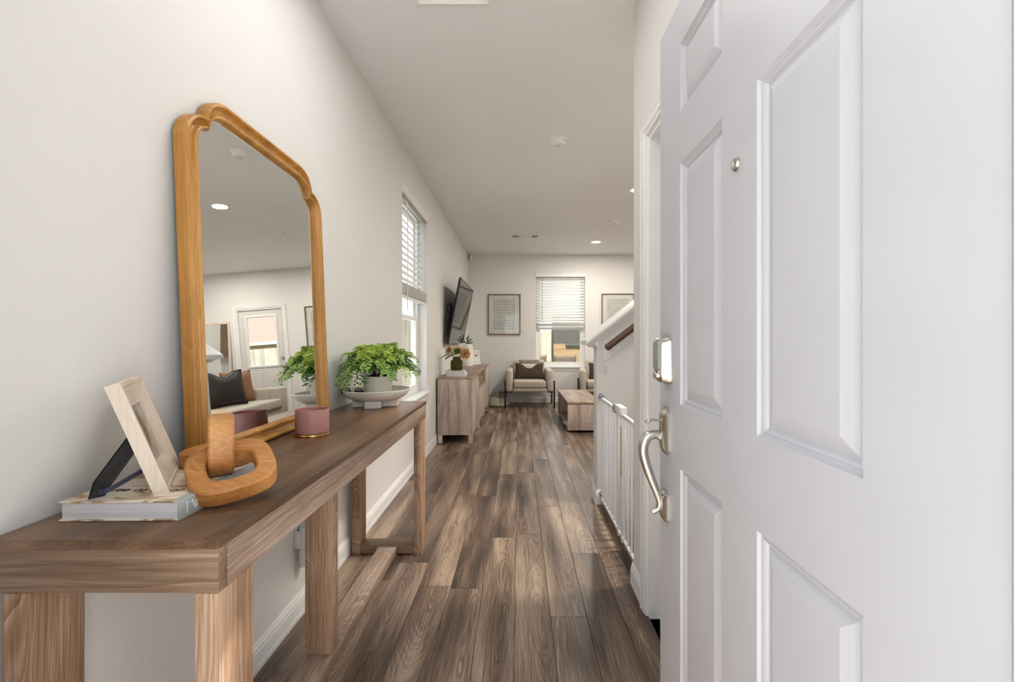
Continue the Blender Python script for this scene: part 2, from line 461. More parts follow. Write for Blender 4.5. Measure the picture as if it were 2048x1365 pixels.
# baseboards
BP = [(0, 0), (0.014, 0), (0.014, 0.018), (0.0125, 0.022), (0.0125, 0.068), (0.0105, 0.072), (0.0105, 0.082), (0.007, 0.087), (0.0055, 0.095), (0.003, 0.1), (0, 0.1)]
def base_x(name, X, s, y0, y1, label):   # along Y, on plane X, facing s
    st(name, MB().loft([[(X + s * p, y, q) for p, q in BP] for y in (y0, y1)]), M_TRIM, label, 'baseboard', smooth=False)
def base_y(name, Y, s, x0, x1, label):
    st(name, MB().loft([[(x, Y + s * p, q) for p, q in BP] for x in (x0, x1)]), M_TRIM, label, 'baseboard', smooth=False)
base_x('baseboard_left', WL, 1, 0.37, FAR, 'white profiled baseboard along the left wall under the console')
base_y('baseboard_far', FAR, -1, WL + 0.014, GD[0] - 0.07, 'white baseboard below the far window behind the armchairs')
base_y('baseboard_corner', FAR, -1, GD[1] + 0.07, RR, 'white baseboard right of the garden door')
base_x('baseboard_hall', RW, -1, 1.945, 2.114, 'short white baseboard between closet casing and stair gate')
base_x('baseboard_right', RR, -1, 3.27, FAR - 0.014, 'white baseboard along the right living room wall')

# closet: casing, jamb, slab
cp = [(0, 0), (0.012, 0.004), (0.012, 0.018), (0.017, 0.024), (0.017, 0.05), (0.02, 0.056), (0.02, 0.064), (0, 0.068)]
def casing_x(name, X, s, y0, y1, z1, label):
    # U-shaped: left leg, head, right leg; profile grows outward from opening
    mb = MB(); rings = []
    for (yy, zz, dy, dz) in ((y0, 0, -1, 0), (y0, z1, -1, 1), (y1, z1, 1, 1), (y1, 0, 1, 0)):
        rings.append([(X + s * t, yy + dy * w, zz + dz * w) for t, w in cp])
    mb.loft(rings); st(name, mb, M_TRIM, label, 'trim', smooth=False)
def casing_y(name, Y, s, x0, x1, z1, label):
    mb = MB(); rings = []
    for (xx, zz, dx, dz) in ((x0, 0, -1, 0), (x0, z1, -1, 1), (x1, z1, 1, 1), (x1, 0, 1, 0)):
        rings.append([(xx + dx * w, Y + s * t, zz + dz * w) for t, w in cp])
    mb.loft(rings); st(name, mb, M_TRIM, label, 'trim', smooth=False)
casing_x('trim_1', RW, -1, CD[0], CD[1], CD[3], 'white casing around the closet opening behind front door')
def jamb_frame(a0, a1, z1, t, d0, d1, axis):
    mb = MB()
    pts = [(a0, 0), (a0, z1), (a1, z1), (a1, 0), (a1 - t, 0), (a1 - t, z1 - t), (a0 + t, z1 - t), (a0 + t, 0)]
    def P(u, z, d): return (d, u, z) if axis == 'X' else (u, d, z)
    A = [P(u, z, d0) for u, z in pts]; B = [P(u, z, d1) for u, z in pts]
    mb.add(A + B, [(0,1,6,7), (1,2,5,6), (2,3,4,5), (8,15,14,9), (9,14,13,10), (10,13,12,11)] +
           [(i, (i+1) % 8, 8 + (i+1) % 8, 8 + i) for i in range(8)])
    return mb
st('trim_2', jamb_frame(CD[0], CD[1], CD[3], 0.018, RW, RW + 0.115, 'X'), M_TRIM, 'white jamb lining the closet opening', 'trim', smooth=False)

# six-panel door leaf builder: lies in the plane X=const, facing -X
def panel_leaf(X0, X1, y0, y1, z0, z1, panels, prof):
    """front face (at X0) carries moulded panels; prof = [(inset, depth)...]"""
    U = sorted(set([y0, y1] + [p[0] for p in panels] + [p[1] for p in panels]))
    Z = sorted(set([z0, z1] + [p[2] for p in panels] + [p[3] for p in panels]))
    mb = MB(); idx = {}
    def vid(u, z, x):
        k = (round(u, 5), round(z, 5), round(x, 5))
        if k not in idx: idx[k] = len(mb.v); mb.v.append((x, u, z))
        return idx[k]
    for i in range(len(U) - 1):
        for j in range(len(Z) - 1):
            u = (U[i] + U[i+1]) / 2; z = (Z[j] + Z[j+1]) / 2
            if any(p[0] < u < p[1] and p[2] < z < p[3] for p in panels): continue
            mb.f.append((vid(U[i], Z[j], X0), vid(U[i], Z[j+1], X0), vid(U[i+1], Z[j+1], X0), vid(U[i+1], Z[j], X0)))
    for p in panels:
        pr = None
        for ins, dep in [(0, 0)] + prof:
            r = [vid(p[0] + ins, p[2] + ins, X0 + dep), vid(p[1] - ins, p[2] + ins, X0 + dep), vid(p[1] - ins, p[3] - ins, X0 + dep), vid(p[0] + ins, p[3] - ins, X0 + dep)]
            if pr:
                for k in range(4): mb.f.append((pr[k], pr[(k+1) % 4], r[(k+1) % 4], r[k]))
            pr = r
        mb.f.append(tuple(pr))
    # outer rim and back
    for i in range(len(U) - 1):
        for zz in (z0, z1): mb.f.append((vid(U[i], zz, X0), vid(U[i+1], zz, X0), vid(U[i+1], zz, X1), vid(U[i], zz, X1)))
    for j in range(len(Z) - 1):
        for uu in (y0, y1): mb.f.append((vid(uu, Z[j], X0), vid(uu, Z[j+1], X0), vid(uu, Z[j+1], X1), vid(uu, Z[j], X1)))
    for i in range(len(U) - 1):
        for j in range(len(Z) - 1):
            mb.f.append((vid(U[i], Z[j], X1), vid(U[i+1], Z[j], X1), vid(U[i+1], Z[j+1], X1), vid(U[i], Z[j+1], X1)))
    return mb
DX = 0.416
pan = []
for (ya, yb) in ((0.900, 1.132), (0.531, 0.768)):
    pan += [(ya, yb, 1.757, 1.931), (ya, yb, 1.003, 1.625), (ya, yb, 0.235, 0.838)]
PROF = [(0.0025, 0.006), (0.007, 0.0075), (0.010, 0.006), (0.0135, 0.008), (0.0165, 0.0125), (0.020, 0.0125), (0.030, 0.0075), (0.040, 0.004), (0.043, 0.003)]
door1 = thing('door_1', (0.44, 0.371, 0.012), 'open white six-panel front door with satin nickel handleset', 'door', kind='structure')
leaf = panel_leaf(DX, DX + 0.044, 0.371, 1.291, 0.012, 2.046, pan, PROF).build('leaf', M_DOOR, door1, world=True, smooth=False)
# peephole
MB().disc_x([(0.013, 0), (0.013, -0.002), (0.010, -0.006), (0.0065, -0.006), (0.006, -0.004), (0.0, -0.0035)], 24, (DX, 0.838, 1.505)).build('peephole', M_NICKEL, door1, world=True)
# keypad deadbolt: rounded body tapering, small key cylinder
def rrect(cy, cz, hw, hh, r, n=5):
    pts = []
    for (sy, sz, a0) in ((1, 1, 0), (-1, 1, 90), (-1, -1, 180), (1, -1, 270)):
        for k in range(n + 1):
            a = R(a0 + 90 * k / n)
            pts.append((cy + sy * (hw - r) + r * math.cos(a), cz + sz * (hh - r) + r * math.sin(a)))
    return pts
def stack_x(cy, cz, layers, mat, name, parent, n=5, **kw):
    mb = MB(); rings = []
    for x, hw, hh, r in layers:
        rings.append([(x, y, z) for y, z in rrect(cy, cz, hw, hh, r, n)])
    mb.loft(rings); return mb.build(name, mat, parent, world=True, **kw)
db = stack_x(1.222, 1.115, [(DX, 0.036, 0.066, 0.02), (DX - 0.008, 0.036, 0.066, 0.02), (DX - 0.014, 0.033, 0.063, 0.02), (DX - 0.026, 0.031, 0.061, 0.02), (DX - 0.032, 0.026, 0.056, 0.02)], M_NICKEL, 'deadbolt', door1)
sub = stack_x(1.222, 1.128, [(DX - 0.030, 0.024, 0.040, 0.008), (DX - 0.035, 0.023, 0.039, 0.008), (DX - 0.036, 0.021, 0.037, 0.008)], plain('keypad_grey', '9a9c97', 0.4, 0.3), 'keypad', db)
MB().disc_x([(0.012, 0), (0.012, -0.008), (0.009, -0.010), (0.0, -0.010)], 20, (DX - 0.03, 1.222, 1.073)).build('key_cylinder', M_STEEL, door1, world=True)
# handleset: upper plate, thumb latch, grip, lower plate
stack_x(1.232, 0.917, [(DX, 0.028, 0.066, 0.02), (DX - 0.006, 0.028, 0.066, 0.02), (DX - 0.010, 0.025, 0.063, 0.02), (DX - 0.016, 0.018, 0.056, 0.017), (DX - 0.019, 0.010, 0.046, 0.009)], M_NICKEL, 'handle_plate', door1)
stack_x(1.238, 0.704, [(DX, 0.024, 0.042, 0.012), (DX - 0.006, 0.024, 0.042, 0.012), (DX - 0.010, 0.021, 0.039, 0.012), (DX - 0.016, 0.014, 0.030, 0.01)], M_NICKEL, 'grip_plate', door1)
def bez(pts, n=8):
    P = [Vector(p) for p in pts]; out = []
    for i in range(len(P) - 1):
        p0 = P[max(i-1, 0)]; p1 = P[i]; p2 = P[i+1]; p3 = P[min(i+2, len(P)-1)]
        for k in range(n):
            t = k / n
            out.append(0.5 * ((2*p1) + (-p0+p2)*t + (2*p0-5*p1+4*p2-p3)*t*t + (-p0+3*p1-3*p2+p3)*t**3))
    out.append(P[-1]); return out
gy = 1.236
gp = bez([(DX - 0.006, gy, 0.893), (DX - 0.03, gy, 0.905), (DX - 0.055, gy, 0.897), (DX - 0.066, gy, 0.868), (DX - 0.062, gy, 0.835), (DX - 0.045, gy, 0.785), (DX - 0.028, gy, 0.742), (DX - 0.02, gy, 0.716), (DX - 0.024, gy, 0.696), (DX - 0.04, gy, 0.686)], 6)
nr = len(gp)
gr_ = [0.0115 + 0.0025 * math.sin(math.pi * min(1, i / (nr * 0.6))) - 0.0045 * max(0, (i / nr - 0.5) * 2) for i in range(nr)]
MB().tube(gp, gr_, 14).build('grip', M_NICKEL, door1, world=True)
MB().tube([(DX - 0.018, gy, gz) for gz in (0.716, 0.705)], [0.008, 0.008], 10).build('grip_mount', M_NICKEL, door1, world=True)
tp = bez([(DX - 0.008, gy, 0.942), (DX - 0.03, gy, 0.946), (DX - 0.05, gy, 0.944), (DX - 0.058, gy, 0.936)], 4)
MB().tube(tp, [0.006 + 0.006 * (i / len(tp)) for i in range(len(tp))], 12, flat=0.45).build('thumb_latch', M_NICKEL, door1, world=True)
# latch faceplate on door edge and hinges
MB().box(0.424, 0.452, 1.2905, 1.2925, 0.86, 0.92).build('latch_plate', M_STEEL, door1, world=True)
for hz in (0.25, 1.03, 1.81):
    MB().tube([(DX + 0.048, 0.366, hz - 0.045), (DX + 0.048, 0.366, hz + 0.045)], 0.006, 10).build('hinge', M_NICKEL, door1, world=True)
# jamb of the entry (rabbeted)
jm = MB()
jm.box(FD[1] - 0.006, FD[1] + 0.02, 0.2, 0.366, 0, 2.06)
st('trim_3', jm, M_TRIM, 'white hinge jamb of the front doorway at the right edge', 'trim', smooth=False)
st('trim_4', MB().box(FD[0] - 0.02, FD[0] + 0.006, 0.2, 0.37, 0, 2.06), M_TRIM, 'white latch jamb of the front doorway', 'trim', smooth=False)
st('trim_5', MB().box(FD[0] + 0.006, FD[1] - 0.006, 0.2, 0.37, -0.005, 0.01), plain('threshold_metal', '8d8f90', 0.4, 0.8), 'metal threshold of the front doorway', 'trim', smooth=False)
# closet slab (hidden for the most part by the open front door)
door3 = thing('door_3', (0.62, 1.4, 0), 'white closet door set back behind the open front door', 'door', kind='structure')
panel_leaf(0.612, 0.648, CD[0] + 0.02, CD[1] - 0.02, 0.01, CD[3] - 0.02, [(1.07, 1.35, 0.25, 0.85), (1.07, 1.35, 1.0, 1.9), (1.46, 1.74, 0.25, 0.85), (1.46, 1.74, 1.0, 1.9)], PROF).build('leaf', M_TRIM, door3, world=True, smooth=False)

# ------------------------------------------------------------------ windows and blinds
def make_window(name, axis, u0, u1, z0, z1, face, sgn, label):
    """sgn: direction from wall face into the wall (outwards).  u along the wall"""
    w = thing(name, ((face, (u0+u1)/2, z0) if axis == 'X' else ((u0+u1)/2, face, z0)), label, 'window', kind='structure')
    def bx(mb, ua, ub, da, db, za, zb):
        a, b = face + sgn * da, face + sgn * db
        lo, hi = min(a, b), max(a, b)
        return mb.box(lo, hi, ua, ub, za, zb) if axis == 'X' else mb.box(ua, ub, lo, hi, za, zb)
    fw = 0.04
    def ring(nm, ua, ub, za, zb, fwd, da, db):
        P = []
        for (i, (a, b, c, d)) in enumerate(((ua, ub, za, zb), (ua + fwd, ub - fwd, za + fwd, zb - fwd))):
            for dep in (da, db):
                X = face + sgn * dep
                pts = [(a, c), (b, c), (b, d), (a, d)]
                P.append([((X, u, z) if axis == 'X' else (u, X, z)) for u, z in pts])
        mb = MB(); mb.loft([P[0], P[1], P[3], P[2]], True, False, loop=True)
        return mb.build(nm, M_VINYL, w, world=True, smooth=False, bevel=0.002, bseg=1)
    ring('window_frame', u0, u1, z0 + 0.0, z1, fw, 0.085, 0.15)
    mid = z0 + (z1 - z0) * 0.415
    s1 = ring('sash', u0 + fw, u1 - fw, z0 + fw, mid + 0.02, 0.038, 0.09, 0.115)
    s2 = ring('sash', u0 + fw, u1 - fw, mid - 0.015, z1 - fw, 0.034, 0.118, 0.143)
    bx(MB(), u0 + fw + 0.03, u1 - fw - 0.03, 0.101, 0.104, z0 + fw + 0.03, mid - 0.01).build('pane', M_GLASS, s1, world=True)
    bx(MB(), u0 + fw + 0.03, u1 - fw - 0.03, 0.129, 0.132, mid + 0.01, z1 - fw - 0.03).build('pane', M_GLASS, s2, world=True)
    sill = MB()
    bx(sill, u0 - 0.055, u1 + 0.055, -0.032, 0.0, z0 - 0.022, z0)
    bx(sill, u0 + 0.001, u1 - 0.001, 0.0, 0.085, z0 - 0.022, z0 + 0.002)
    sill.build('window_sill', M_TRIM, w, world=True, bevel=0.004, bseg=2)
    ap = MB(); pr = [(0, 0), (0.006, 0), (0.010, 0.008), (0.012, 0.04), (0.018, 0.052), (0.018, 0.062), (0, 0.062)]
    for u in (0,):
        rings = []
        for uu in (u0 - 0.03, u1 + 0.03):
            rings.append([((face - sgn * p, uu, z0 - 0.084 + q) if axis == 'X' else (uu, face - sgn * p, z0 - 0.084 + q)) for p, q in pr])
        ap.loft(rings)
    ap.build('apron', M_TRIM, w, world=True, smooth=False)
    return w
make_window('window_1', 'X', *W1, WL, -1, 'tall white sash window in the left wall beside the fern')
make_window('window_2', 'Y', *W2, FAR, 1, 'white sash window in the far wall between armchairs')

def make_blind(axis, u0, u1, ztop, zbot, zstack, face, sgn, label, wandu, tilt):
    w = thing('window_blind', ((face, (u0+u1)/2, zbot) if axis == 'X' else ((u0+u1)/2, face, zbot)), label, 'blind', group='window blinds')
    def P(u, d, z): return (face + sgn * d, u, z) if axis == 'X' else (u, face + sgn * d, z)
    rings = [[P(u, d, z) for d, z in ((0.01, ztop), (-0.012, ztop), (-0.016, ztop - 0.006), (-0.013, ztop - 0.012), (-0.013, ztop - 0.062), (-0.017, ztop - 0.07), (-0.012, ztop - 0.075), (0.0, ztop - 0.075))] for u in (u0 - 0.012, u1 + 0.012)]
    MB().loft(rings).build('valance', M_WHITEP, w, world=True, smooth=False)
    mb = MB(); a, b = P(u0 + 0.01, 0.018, ztop - 0.05), P(u1 - 0.01, 0.065, ztop - 0.005)
    mb.box(min(a[0], b[0]), max(a[0], b[0]), min(a[1], b[1]), max(a[1], b[1]), a[2], b[2]).build('headrail', M_WHITEP, w, world=True)
    # slat mesh (gently crowned), pivot at its centre
    L = u1 - u0 - 0.024; wd = 0.0315; th = 0.0014
    prof = []
    for k in range(7):
        t = k / 6 * 2 - 1; prof.append((t * wd, 0.003 * (1 - t * t) + th))
    for k in range(6, -1, -1):
        t = k / 6 * 2 - 1; prof.append((t * wd, 0.003 * (1 - t * t) - th))
    def slat_obj(nm):
        rr = [[((q * sgn, uu, z) if axis == 'X' else (uu, q * sgn, z)) for q, z in prof] for uu in (-L / 2, L / 2)]
        return MB().loft(rr).build(nm, M_SLAT, w)
    src = None
    dc = 0.043; z = ztop - 0.075; cu = (u0 + u1) / 2
    base = Vector(w.location)
    zs = []
    z = ztop - 0.085
    while z > zstack + 0.02: zs.append((z, tilt)); z -= 0.0545
    k = 0; zz = zstack
    while zz > zbot + 0.022: zs.append((zz, 0.0)); zz -= 0.0048
    for zz, ti in zs:
        rot = (0, ti * sgn, 0) if axis == 'X' else (-ti * sgn, 0, 0)
        pos = Vector(P(cu, dc, zz)) - base
        if src is None:
            src = slat_obj('slat'); src.location = pos; src.rotation_euler = rot
        else: part(None, src, w, pos, rot, 'slat')
    rr = [[P(uu, dc + q, zbot + zq) for q, zq in ((-0.03, 0.002), (-0.027, 0), (0.027, 0), (0.03, 0.002), (0.03, 0.014), (0.027, 0.017), (-0.027, 0.017), (-0.03, 0.014))] for uu in (u0 + 0.012, u1 - 0.012)]
    MB().loft(rr).build('bottom_rail', M_WHITEP, w, world=True, smooth=False)
    for uu in (u0 + 0.14, u1 - 0.14):
        for d in (dc - 0.033, dc + 0.033):
            MB().tube([P(uu, d, ztop - 0.05), P(uu, d, zbot + 0.005)], 0.0011, 5).build('ladder_cord', M_WHITEP, w, world=True)
    return w, P
bl1, P1 = make_blind('X', W1[0], W1[1], 2.425, 1.525, 1.64, WL, -1, 'white slatted blind half lowered in the left wall window', 0, R(-52))
MB().tube([P1(3.70, 0.004, 2.33), P1(3.70, 0.0, 1.9), P1(3.70, 0.004, 1.42)], 0.0045, 8).build('tilt_wand', M_WHITEP, bl1, world=True)
bl2, P2 = make_blind('Y', W2[0], W2[1], 2.405, 1.395, 1.462, FAR, 1, 'white slatted blind lowered over the upper far window', 0, R(-52))
MB().tube([P2(0.44, 0.004, 2.33), P2(0.44, 0.004, 1.5)], 0.004, 8).build('tilt_wand', plain('wand_grey', '9b9b96', 0.4), bl2, world=True)

# garden door in the far wall (seen in the mirror)
casing_y('trim_6', FAR, -1, GD[0], GD[1], GD[3], 'white casing around the garden door')
st('trim_7', jamb_frame(GD[0], GD[1], GD[3], 0.02, FAR, FAR + 0.16, 'Y'), M_TRIM, 'white jamb of the garden door', 'trim', smooth=False)
door2 = thing('door_2', (3.0, FAR + 0.05, 0), 'white half-glazed garden door beside the leaning mirror', 'door', kind='structure')
gx0, gx1 = GD[0] + 0.022, GD[1] - 0.022
gl = (2.73, 3.27, 0.98, 1.90)
lm = wall_holes([gx0, gx1], [0.01, GD[3] - 0.022], [gl], 'Y', FAR + 0.03, FAR + 0.072)
M_DOOR2 = plain('garden_door_paint', 'dcdad6', 0.4, var=0.01)
lf = lm.build('leaf', M_DOOR2, door2, world=True, smooth=False)
P = []
for (ins, d) in ((-0.03, FAR + 0.03), (-0.03, FAR + 0.018), (0.0, FAR + 0.014), (0.012, FAR + 0.03)):
    P.append([(gl[0] + ins, d, gl[2] + ins), (gl[1] - ins, d, gl[2] + ins), (gl[1] - ins, d, gl[3] - ins), (gl[0] + ins, d, gl[3] - ins)])
MB().loft(P, True, False).build('glazing_frame', M_TRIM, door2, world=True, smooth=False)
MB().box(gl[0], gl[1], FAR + 0.05, FAR + 0.054, gl[2], gl[3]).build('pane', M_GLASS, door2, world=True)
for (xa, xb) in ((2.72, 2.96), (3.04, 3.28)):
    pr = []
    for ins, d in ((0, 0.03), (0.01, 0.026), (0.02, 0.032), (0.04, 0.026)):
        pr.append([(xa + ins, FAR + d - 0.002, 0.25 + ins), (xb - ins, FAR + d - 0.002, 0.25 + ins), (xb - ins, FAR + d - 0.002, 0.86 - ins), (xa + ins, FAR + d - 0.002, 0.86 - ins)])
    MB().loft(pr, True, True).build('panel', M_DOOR2, door2, world=True, smooth=False)
MB().disc_y([(0.028, 0), (0.028, -0.01), (0.012, -0.014), (0.012, -0.04), (0.027, -0.048), (0.027, -0.066), (0.0, -0.07)], 20, (2.64, FAR + 0.03, 0.95)).build('door_knob', M_NICKEL, door2, world=True)
MB().disc_y([(0.028, 0), (0.026, -0.018), (0.0, -0.02)], 20, (2.64, FAR + 0.03, 1.1)).build('deadbolt', M_NICKEL, door2, world=True)

# ------------------------------------------------------------------ stair half wall, stairs, rail, gate
KX, KY0, KY1, SL = 0.565, 3.13, 3.27, 0.77
zk = 1.135
top_x = KX + (H - zk) / SL
knee = st('wall_stair', MB().prism([(KX, -0.05), (RR, -0.05), (RR, H), (top_x, H), (KX, zk)], 'Y', KY0, KY1), M_WALL, 'white half wall of the staircase with sloping cap', 'wall', smooth=False)
ca = math.atan(SL)
def slope_box(mb, x0, x1, y0, y1, off0, off1):
    """box following the stair slope; off = vertical offset above the wall top line"""
    def Z(x, o): return zk + SL * (x - KX) + o
    p = [(x0, y0, Z(x0, off0)), (x1, y0, Z(x1, off0)), (x1, y1, Z(x1, off0)), (x0, y1, Z(x0, off0)),
         (x0, y0, Z(x0, off1)), (x1, y0, Z(x1, off1)), (x1, y1, Z(x1, off1)), (x0, y1, Z(x0, off1))]
    return mb.hexa(p)
x1c = top_x - 0.08
slope_box(MB(), KX - 0.095, x1c, KY0 - 0.065, KY1 + 0.065, 0.065, 0.10).build('cap', M_TRIM, knee, bevel=0.008, bseg=3)
crown = [(0, 0), (0.006, 0), (0.010, 0.012), (0.016, 0.018), (0.030, 0.045), (0.044, 0.052), (0.044, 0.066), (0, 0.066)]
for sgn, yy in ((-1, KY0), (1, KY1)):
    rings = []
    for xx in (KX - 0.03, x1c):
        rings.append([(xx - (p if xx < 1 else 0), yy + sgn * p, zk + SL * (xx - KX) + q - (SL * p if xx < 1 else 0)) for p, q in crown])
    MB().loft(rings).build('crown_moulding', M_TRIM, knee, smooth=False)
rings = [[(KX - p, y, zk - 0.03 + q) for p, q in crown] for y in (KY0 - 0.02, KY1 + 0.02)]
MB().loft(rings).build('crown_moulding', M_TRIM, knee, smooth=False)
MB().box(KX - 0.006, KX + 0.0, KY0 - 0.004, KY1 + 0.004, 0, zk - 0.02).build('end_board', M_TRIM, knee, bevel=0.002)
# baseboard wrapping the newel end
rings = []
for (xx, yy, dx, dy) in ((KX + 0.02, KY0, 0, -1), (KX - 0.006, KY0, -1, -1), (KX - 0.006, KY1, -1, 1), (RR, KY1, 0, 1)):
    rings.append([(xx + dx * p, yy + dy * p, q) for p, q in BP])
MB().loft(rings).build('baseboard', M_TRIM, knee, smooth=False)
# rail backing board and handrail
slope_box(MB(), KX + 0.035, x1c, KY0 - 0.012, KY0, -0.16, -0.035).build('rail_board', M_TRIM, knee, bevel=0.004)
hr = thing('handrail', (0.62, 3.07, 1.10), 'dark brown round wooden handrail rising along the stair half wall', 'handrail')
def hz(x): return 1.118 + SL * (x - 0.625)
pts = [(0.618, 3.075, hz(0.618))] + [(xx, 3.075, hz(xx)) for xx in (0.66, 0.8, 1.2, 1.8, 2.4)]
MB().tube([(0.610, 3.075, hz(0.610))] + pts, [0.012] + [0.024] * len(pts), 18).build('rail', M_RAIL, hr, world=True)
for xx in (0.82, 1.6, 2.3):
    MB().tube([(xx, KY0 - 0.012, hz(xx) - 0.06), (xx, 3.075, hz(xx) - 0.055), (xx, 3.075, hz(xx) - 0.02)], 0.006, 8).build('bracket', M_BLACK, hr, world=True)
cs = thing('stair_sensor', (0.618, KY0, 0.97), 'small white sensor stuck on the stair half wall below the handrail', 'sensor')
MB().box(-0.011, 0.011, -0.014, -0.0005, -0.028, 0.028).build('housing', M_WHITEP, cs, bevel=0.005, bseg=3)
MB().box(-0.006, 0.006, -0.016, -0.013, -0.02, 0.02).build('button', plain('sensor_grey', 'cfcfd0', 0.4), cs, bevel=0.002)

stair = thing('staircase', (0.62, 2.6, 0), 'carpeted staircase rising to the right behind the safety gate', 'stairs', kind='structure')
run, rise = 0.25, 0.192
for i in range(9):
    xa = 0.66 + run * i
    mb = MB(); xb = min(xa + run + 0.02, RR)
    mb.box(xa - 0.02, xb, 2.102, KY0 - 0.002, max(0, rise * i - 0.0), rise * (i + 1))
    mb.build('step', M_CARPET, stair, world=True, bevel=0.014, bseg=3)

gate = thing('safety_gate', (0.585, 2.62, 0), 'white metal bar safety gate across the foot of the stairs', 'gate')
GX = 0.588
M_GATE = plain('gate_white', 'eeeeef', 0.3, var=0.01)
M_GREYP = plain('grey_plastic', '9a9aa0', 0.5)
ya, yb = 2.135, 3.085
MB().tube([(GX, ya, 0.055), (GX, yb, 0.055)], 0.0125, 4, up=(1, 0, 1)).build('bottom_rail', M_GATE, gate, world=True)
MB().box(GX - 0.010, GX + 0.010, 2.56, yb, 0.742, 0.762).build('top_rail', M_GATE, gate, world=True, bevel=0.003)
MB().box(GX - 0.010, GX + 0.010, ya, 2.47, 0.732, 0.752).build('top_rail', M_GATE, gate, world=True, bevel=0.003)
bars = [3.06, 3.0, 2.925, 2.85, 2.775, 2.70, 2.63, 2.36, 2.285, 2.21, 2.15]
src = None
for y in bars:
    m = MB().tube([(0, 0, 0.06), (0, 0, 0.75)], 0.0078, 8)
    if src is None: src = m.build('bar', M_GATE, gate); src.location = (GX - 0.585, y - 2.62, 0)
    else: part(None, src, gate, (GX - 0.585, y - 2.62, 0), name='bar')
MB().tube([(GX, 2.43, 0.74), (GX, 2.43, 0.64), (GX, 2.40, 0.57), (GX, 2.40, 0.25), (GX, 2.43, 0.16), (GX, 2.43, 0.06)], 0.0078, 8).build('bar', M_GATE, gate, world=True)
for y in (2.565, 2.475):
    MB().box(GX - 0.011, GX + 0.011, y - 0.012, y + 0.012, 0.03, 0.765).build('post', M_GATE, gate, world=True, bevel=0.003)
MB().box(GX - 0.02, GX + 0.02, 2.455, 2.60, 0.745, 0.79).build('latch_housing', M_GATE, gate, world=True, bevel=0.006)
MB().box(GX - 0.021, GX + 0.021, 2.60, 2.66, 0.735, 0.785).build('latch_cover', M_GREYP, gate, world=True, bevel=0.006)
g = N('caution_tape'); s = g.sep(g.coord())
f = g.math('FRACT', g.math('MULTIPLY', g.math('ADD', s[2], g.math('MULTIPLY', s[1], 0.8)), 45.0))
g.set(Base_Color=g.ramp(f, [(0.62, 'c9c02e'), (0.7, '57532a')]), Roughness=0.5)
MB().box(GX - 0.0125, GX - 0.0108, 2.466, 2.484, 0.40, 0.685).build('caution_strip', g.m, gate, world=True)
for (y, z, s_) in ((3.128, 0.768, -1), (3.128, 0.075, -1), (2.102, 0.755, 1), (2.102, 0.07, 1)):
    MB().disc_y([(0.021, 0), (0.021, s_ * 0.006), (0.014, s_ * 0.012), (0.0055, s_ * 0.014), (0.0055, s_ * 0.05), (0, s_ * 0.05)], 16, (GX, y, z)).build('wall_cup', M_GREYP, gate, world=True)

# ------------------------------------------------------------------ ceiling fittings
def downlight(x, y, label, z=H, e=16.5, s=1.0):
    t = thing('downlight', (x, y, z), label, 'ceiling light', group='recessed ceiling lights')
    MB().lathe([(0.092*s, 0), (0.092*s, -0.004), (0.085*s, -0.008), (0.07*s, -0.006), (0.068*s, 0.0)], 40, cap=False).build('trim_ring', M_WHITEP, t)
    MB().lathe([(0.0, -0.004), (0.069*s, -0.004)], 40, cap=False).build('lens', M_LIT, t)
    l = bpy.data.lights.new('downlight_lamp', 'AREA'); l.shape = 'DISK'; l.size = 0.13*s; l.energy = e
    l.color = (1.0, 0.93, 0.83)
    lo = bpy.data.objects.new('downlight_lamp', l); lo.location = (0, 0, -0.012); lo.parent = t
    col.objects.link(lo)
for (x, y, lb) in ((1.25, 4.62, 'lit round downlight beside the stair wall, nearer the camera'),
                   (1.25, 7.10, 'lit round downlight near the far wall above the coffee table'),
                   (3.35, 4.62, 'unseen round downlight added as fill over the near end of the sofa'),  # sofa-side pair is unseen, added to fill the living room
                   (3.35, 7.10, 'unseen round downlight added as fill near the garden door')):
    downlight(x, y, lb)
downlight(3.0, 2.62, 'unseen wide round fill light added over the upper stairwell', 5.2, 130, 5.0)  # added lamp, out of view, to brighten the half wall and hall
def smoke(x, y, label, cat='detector', s=1.0, yellow=True, name='smoke_detector'):
    t = thing(name, (x, y, H), label, cat)
    MB().lathe([(0.0, 0), (0.068*s, 0), (0.068*s, -0.012*s), (0.062*s, -0.014*s), (0.062*s, -0.030*s), (0.054*s, -0.042*s), (0.0, -0.044*s)], 36, cap=False).build('housing', M_WHITEP, t)
    MB().lathe([(0.0, -0.0475*s), (0.02*s, -0.0475*s), (0.022*s, -0.043*s)], 24, cap=False).build('test_button', plain('detector_grey', 'd5d5d5', 0.5), t)
    if yellow:
        mb = MB()
        rr = []
        for a in (-60, -45, -30):
            rr.append([(0.0625*s*math.cos(R(a)), 0.0625*s*math.sin(R(a)), -0.017*s), (0.0625*s*math.cos(R(a)), 0.0625*s*math.sin(R(a)), -0.028*s)])
        mb.loft(rr, False, False); mb.build('warning_sticker', plain('sticker_yellow', 'd9c58a', 0.5), t)
    return t
smoke(0.311, 3.47, 'round white smoke detector on the hall ceiling')
smoke(1.27, 5.82, 'flat white round ceiling sensor between the downlights', s=1.0, yellow=False, name='ceiling_sensor')
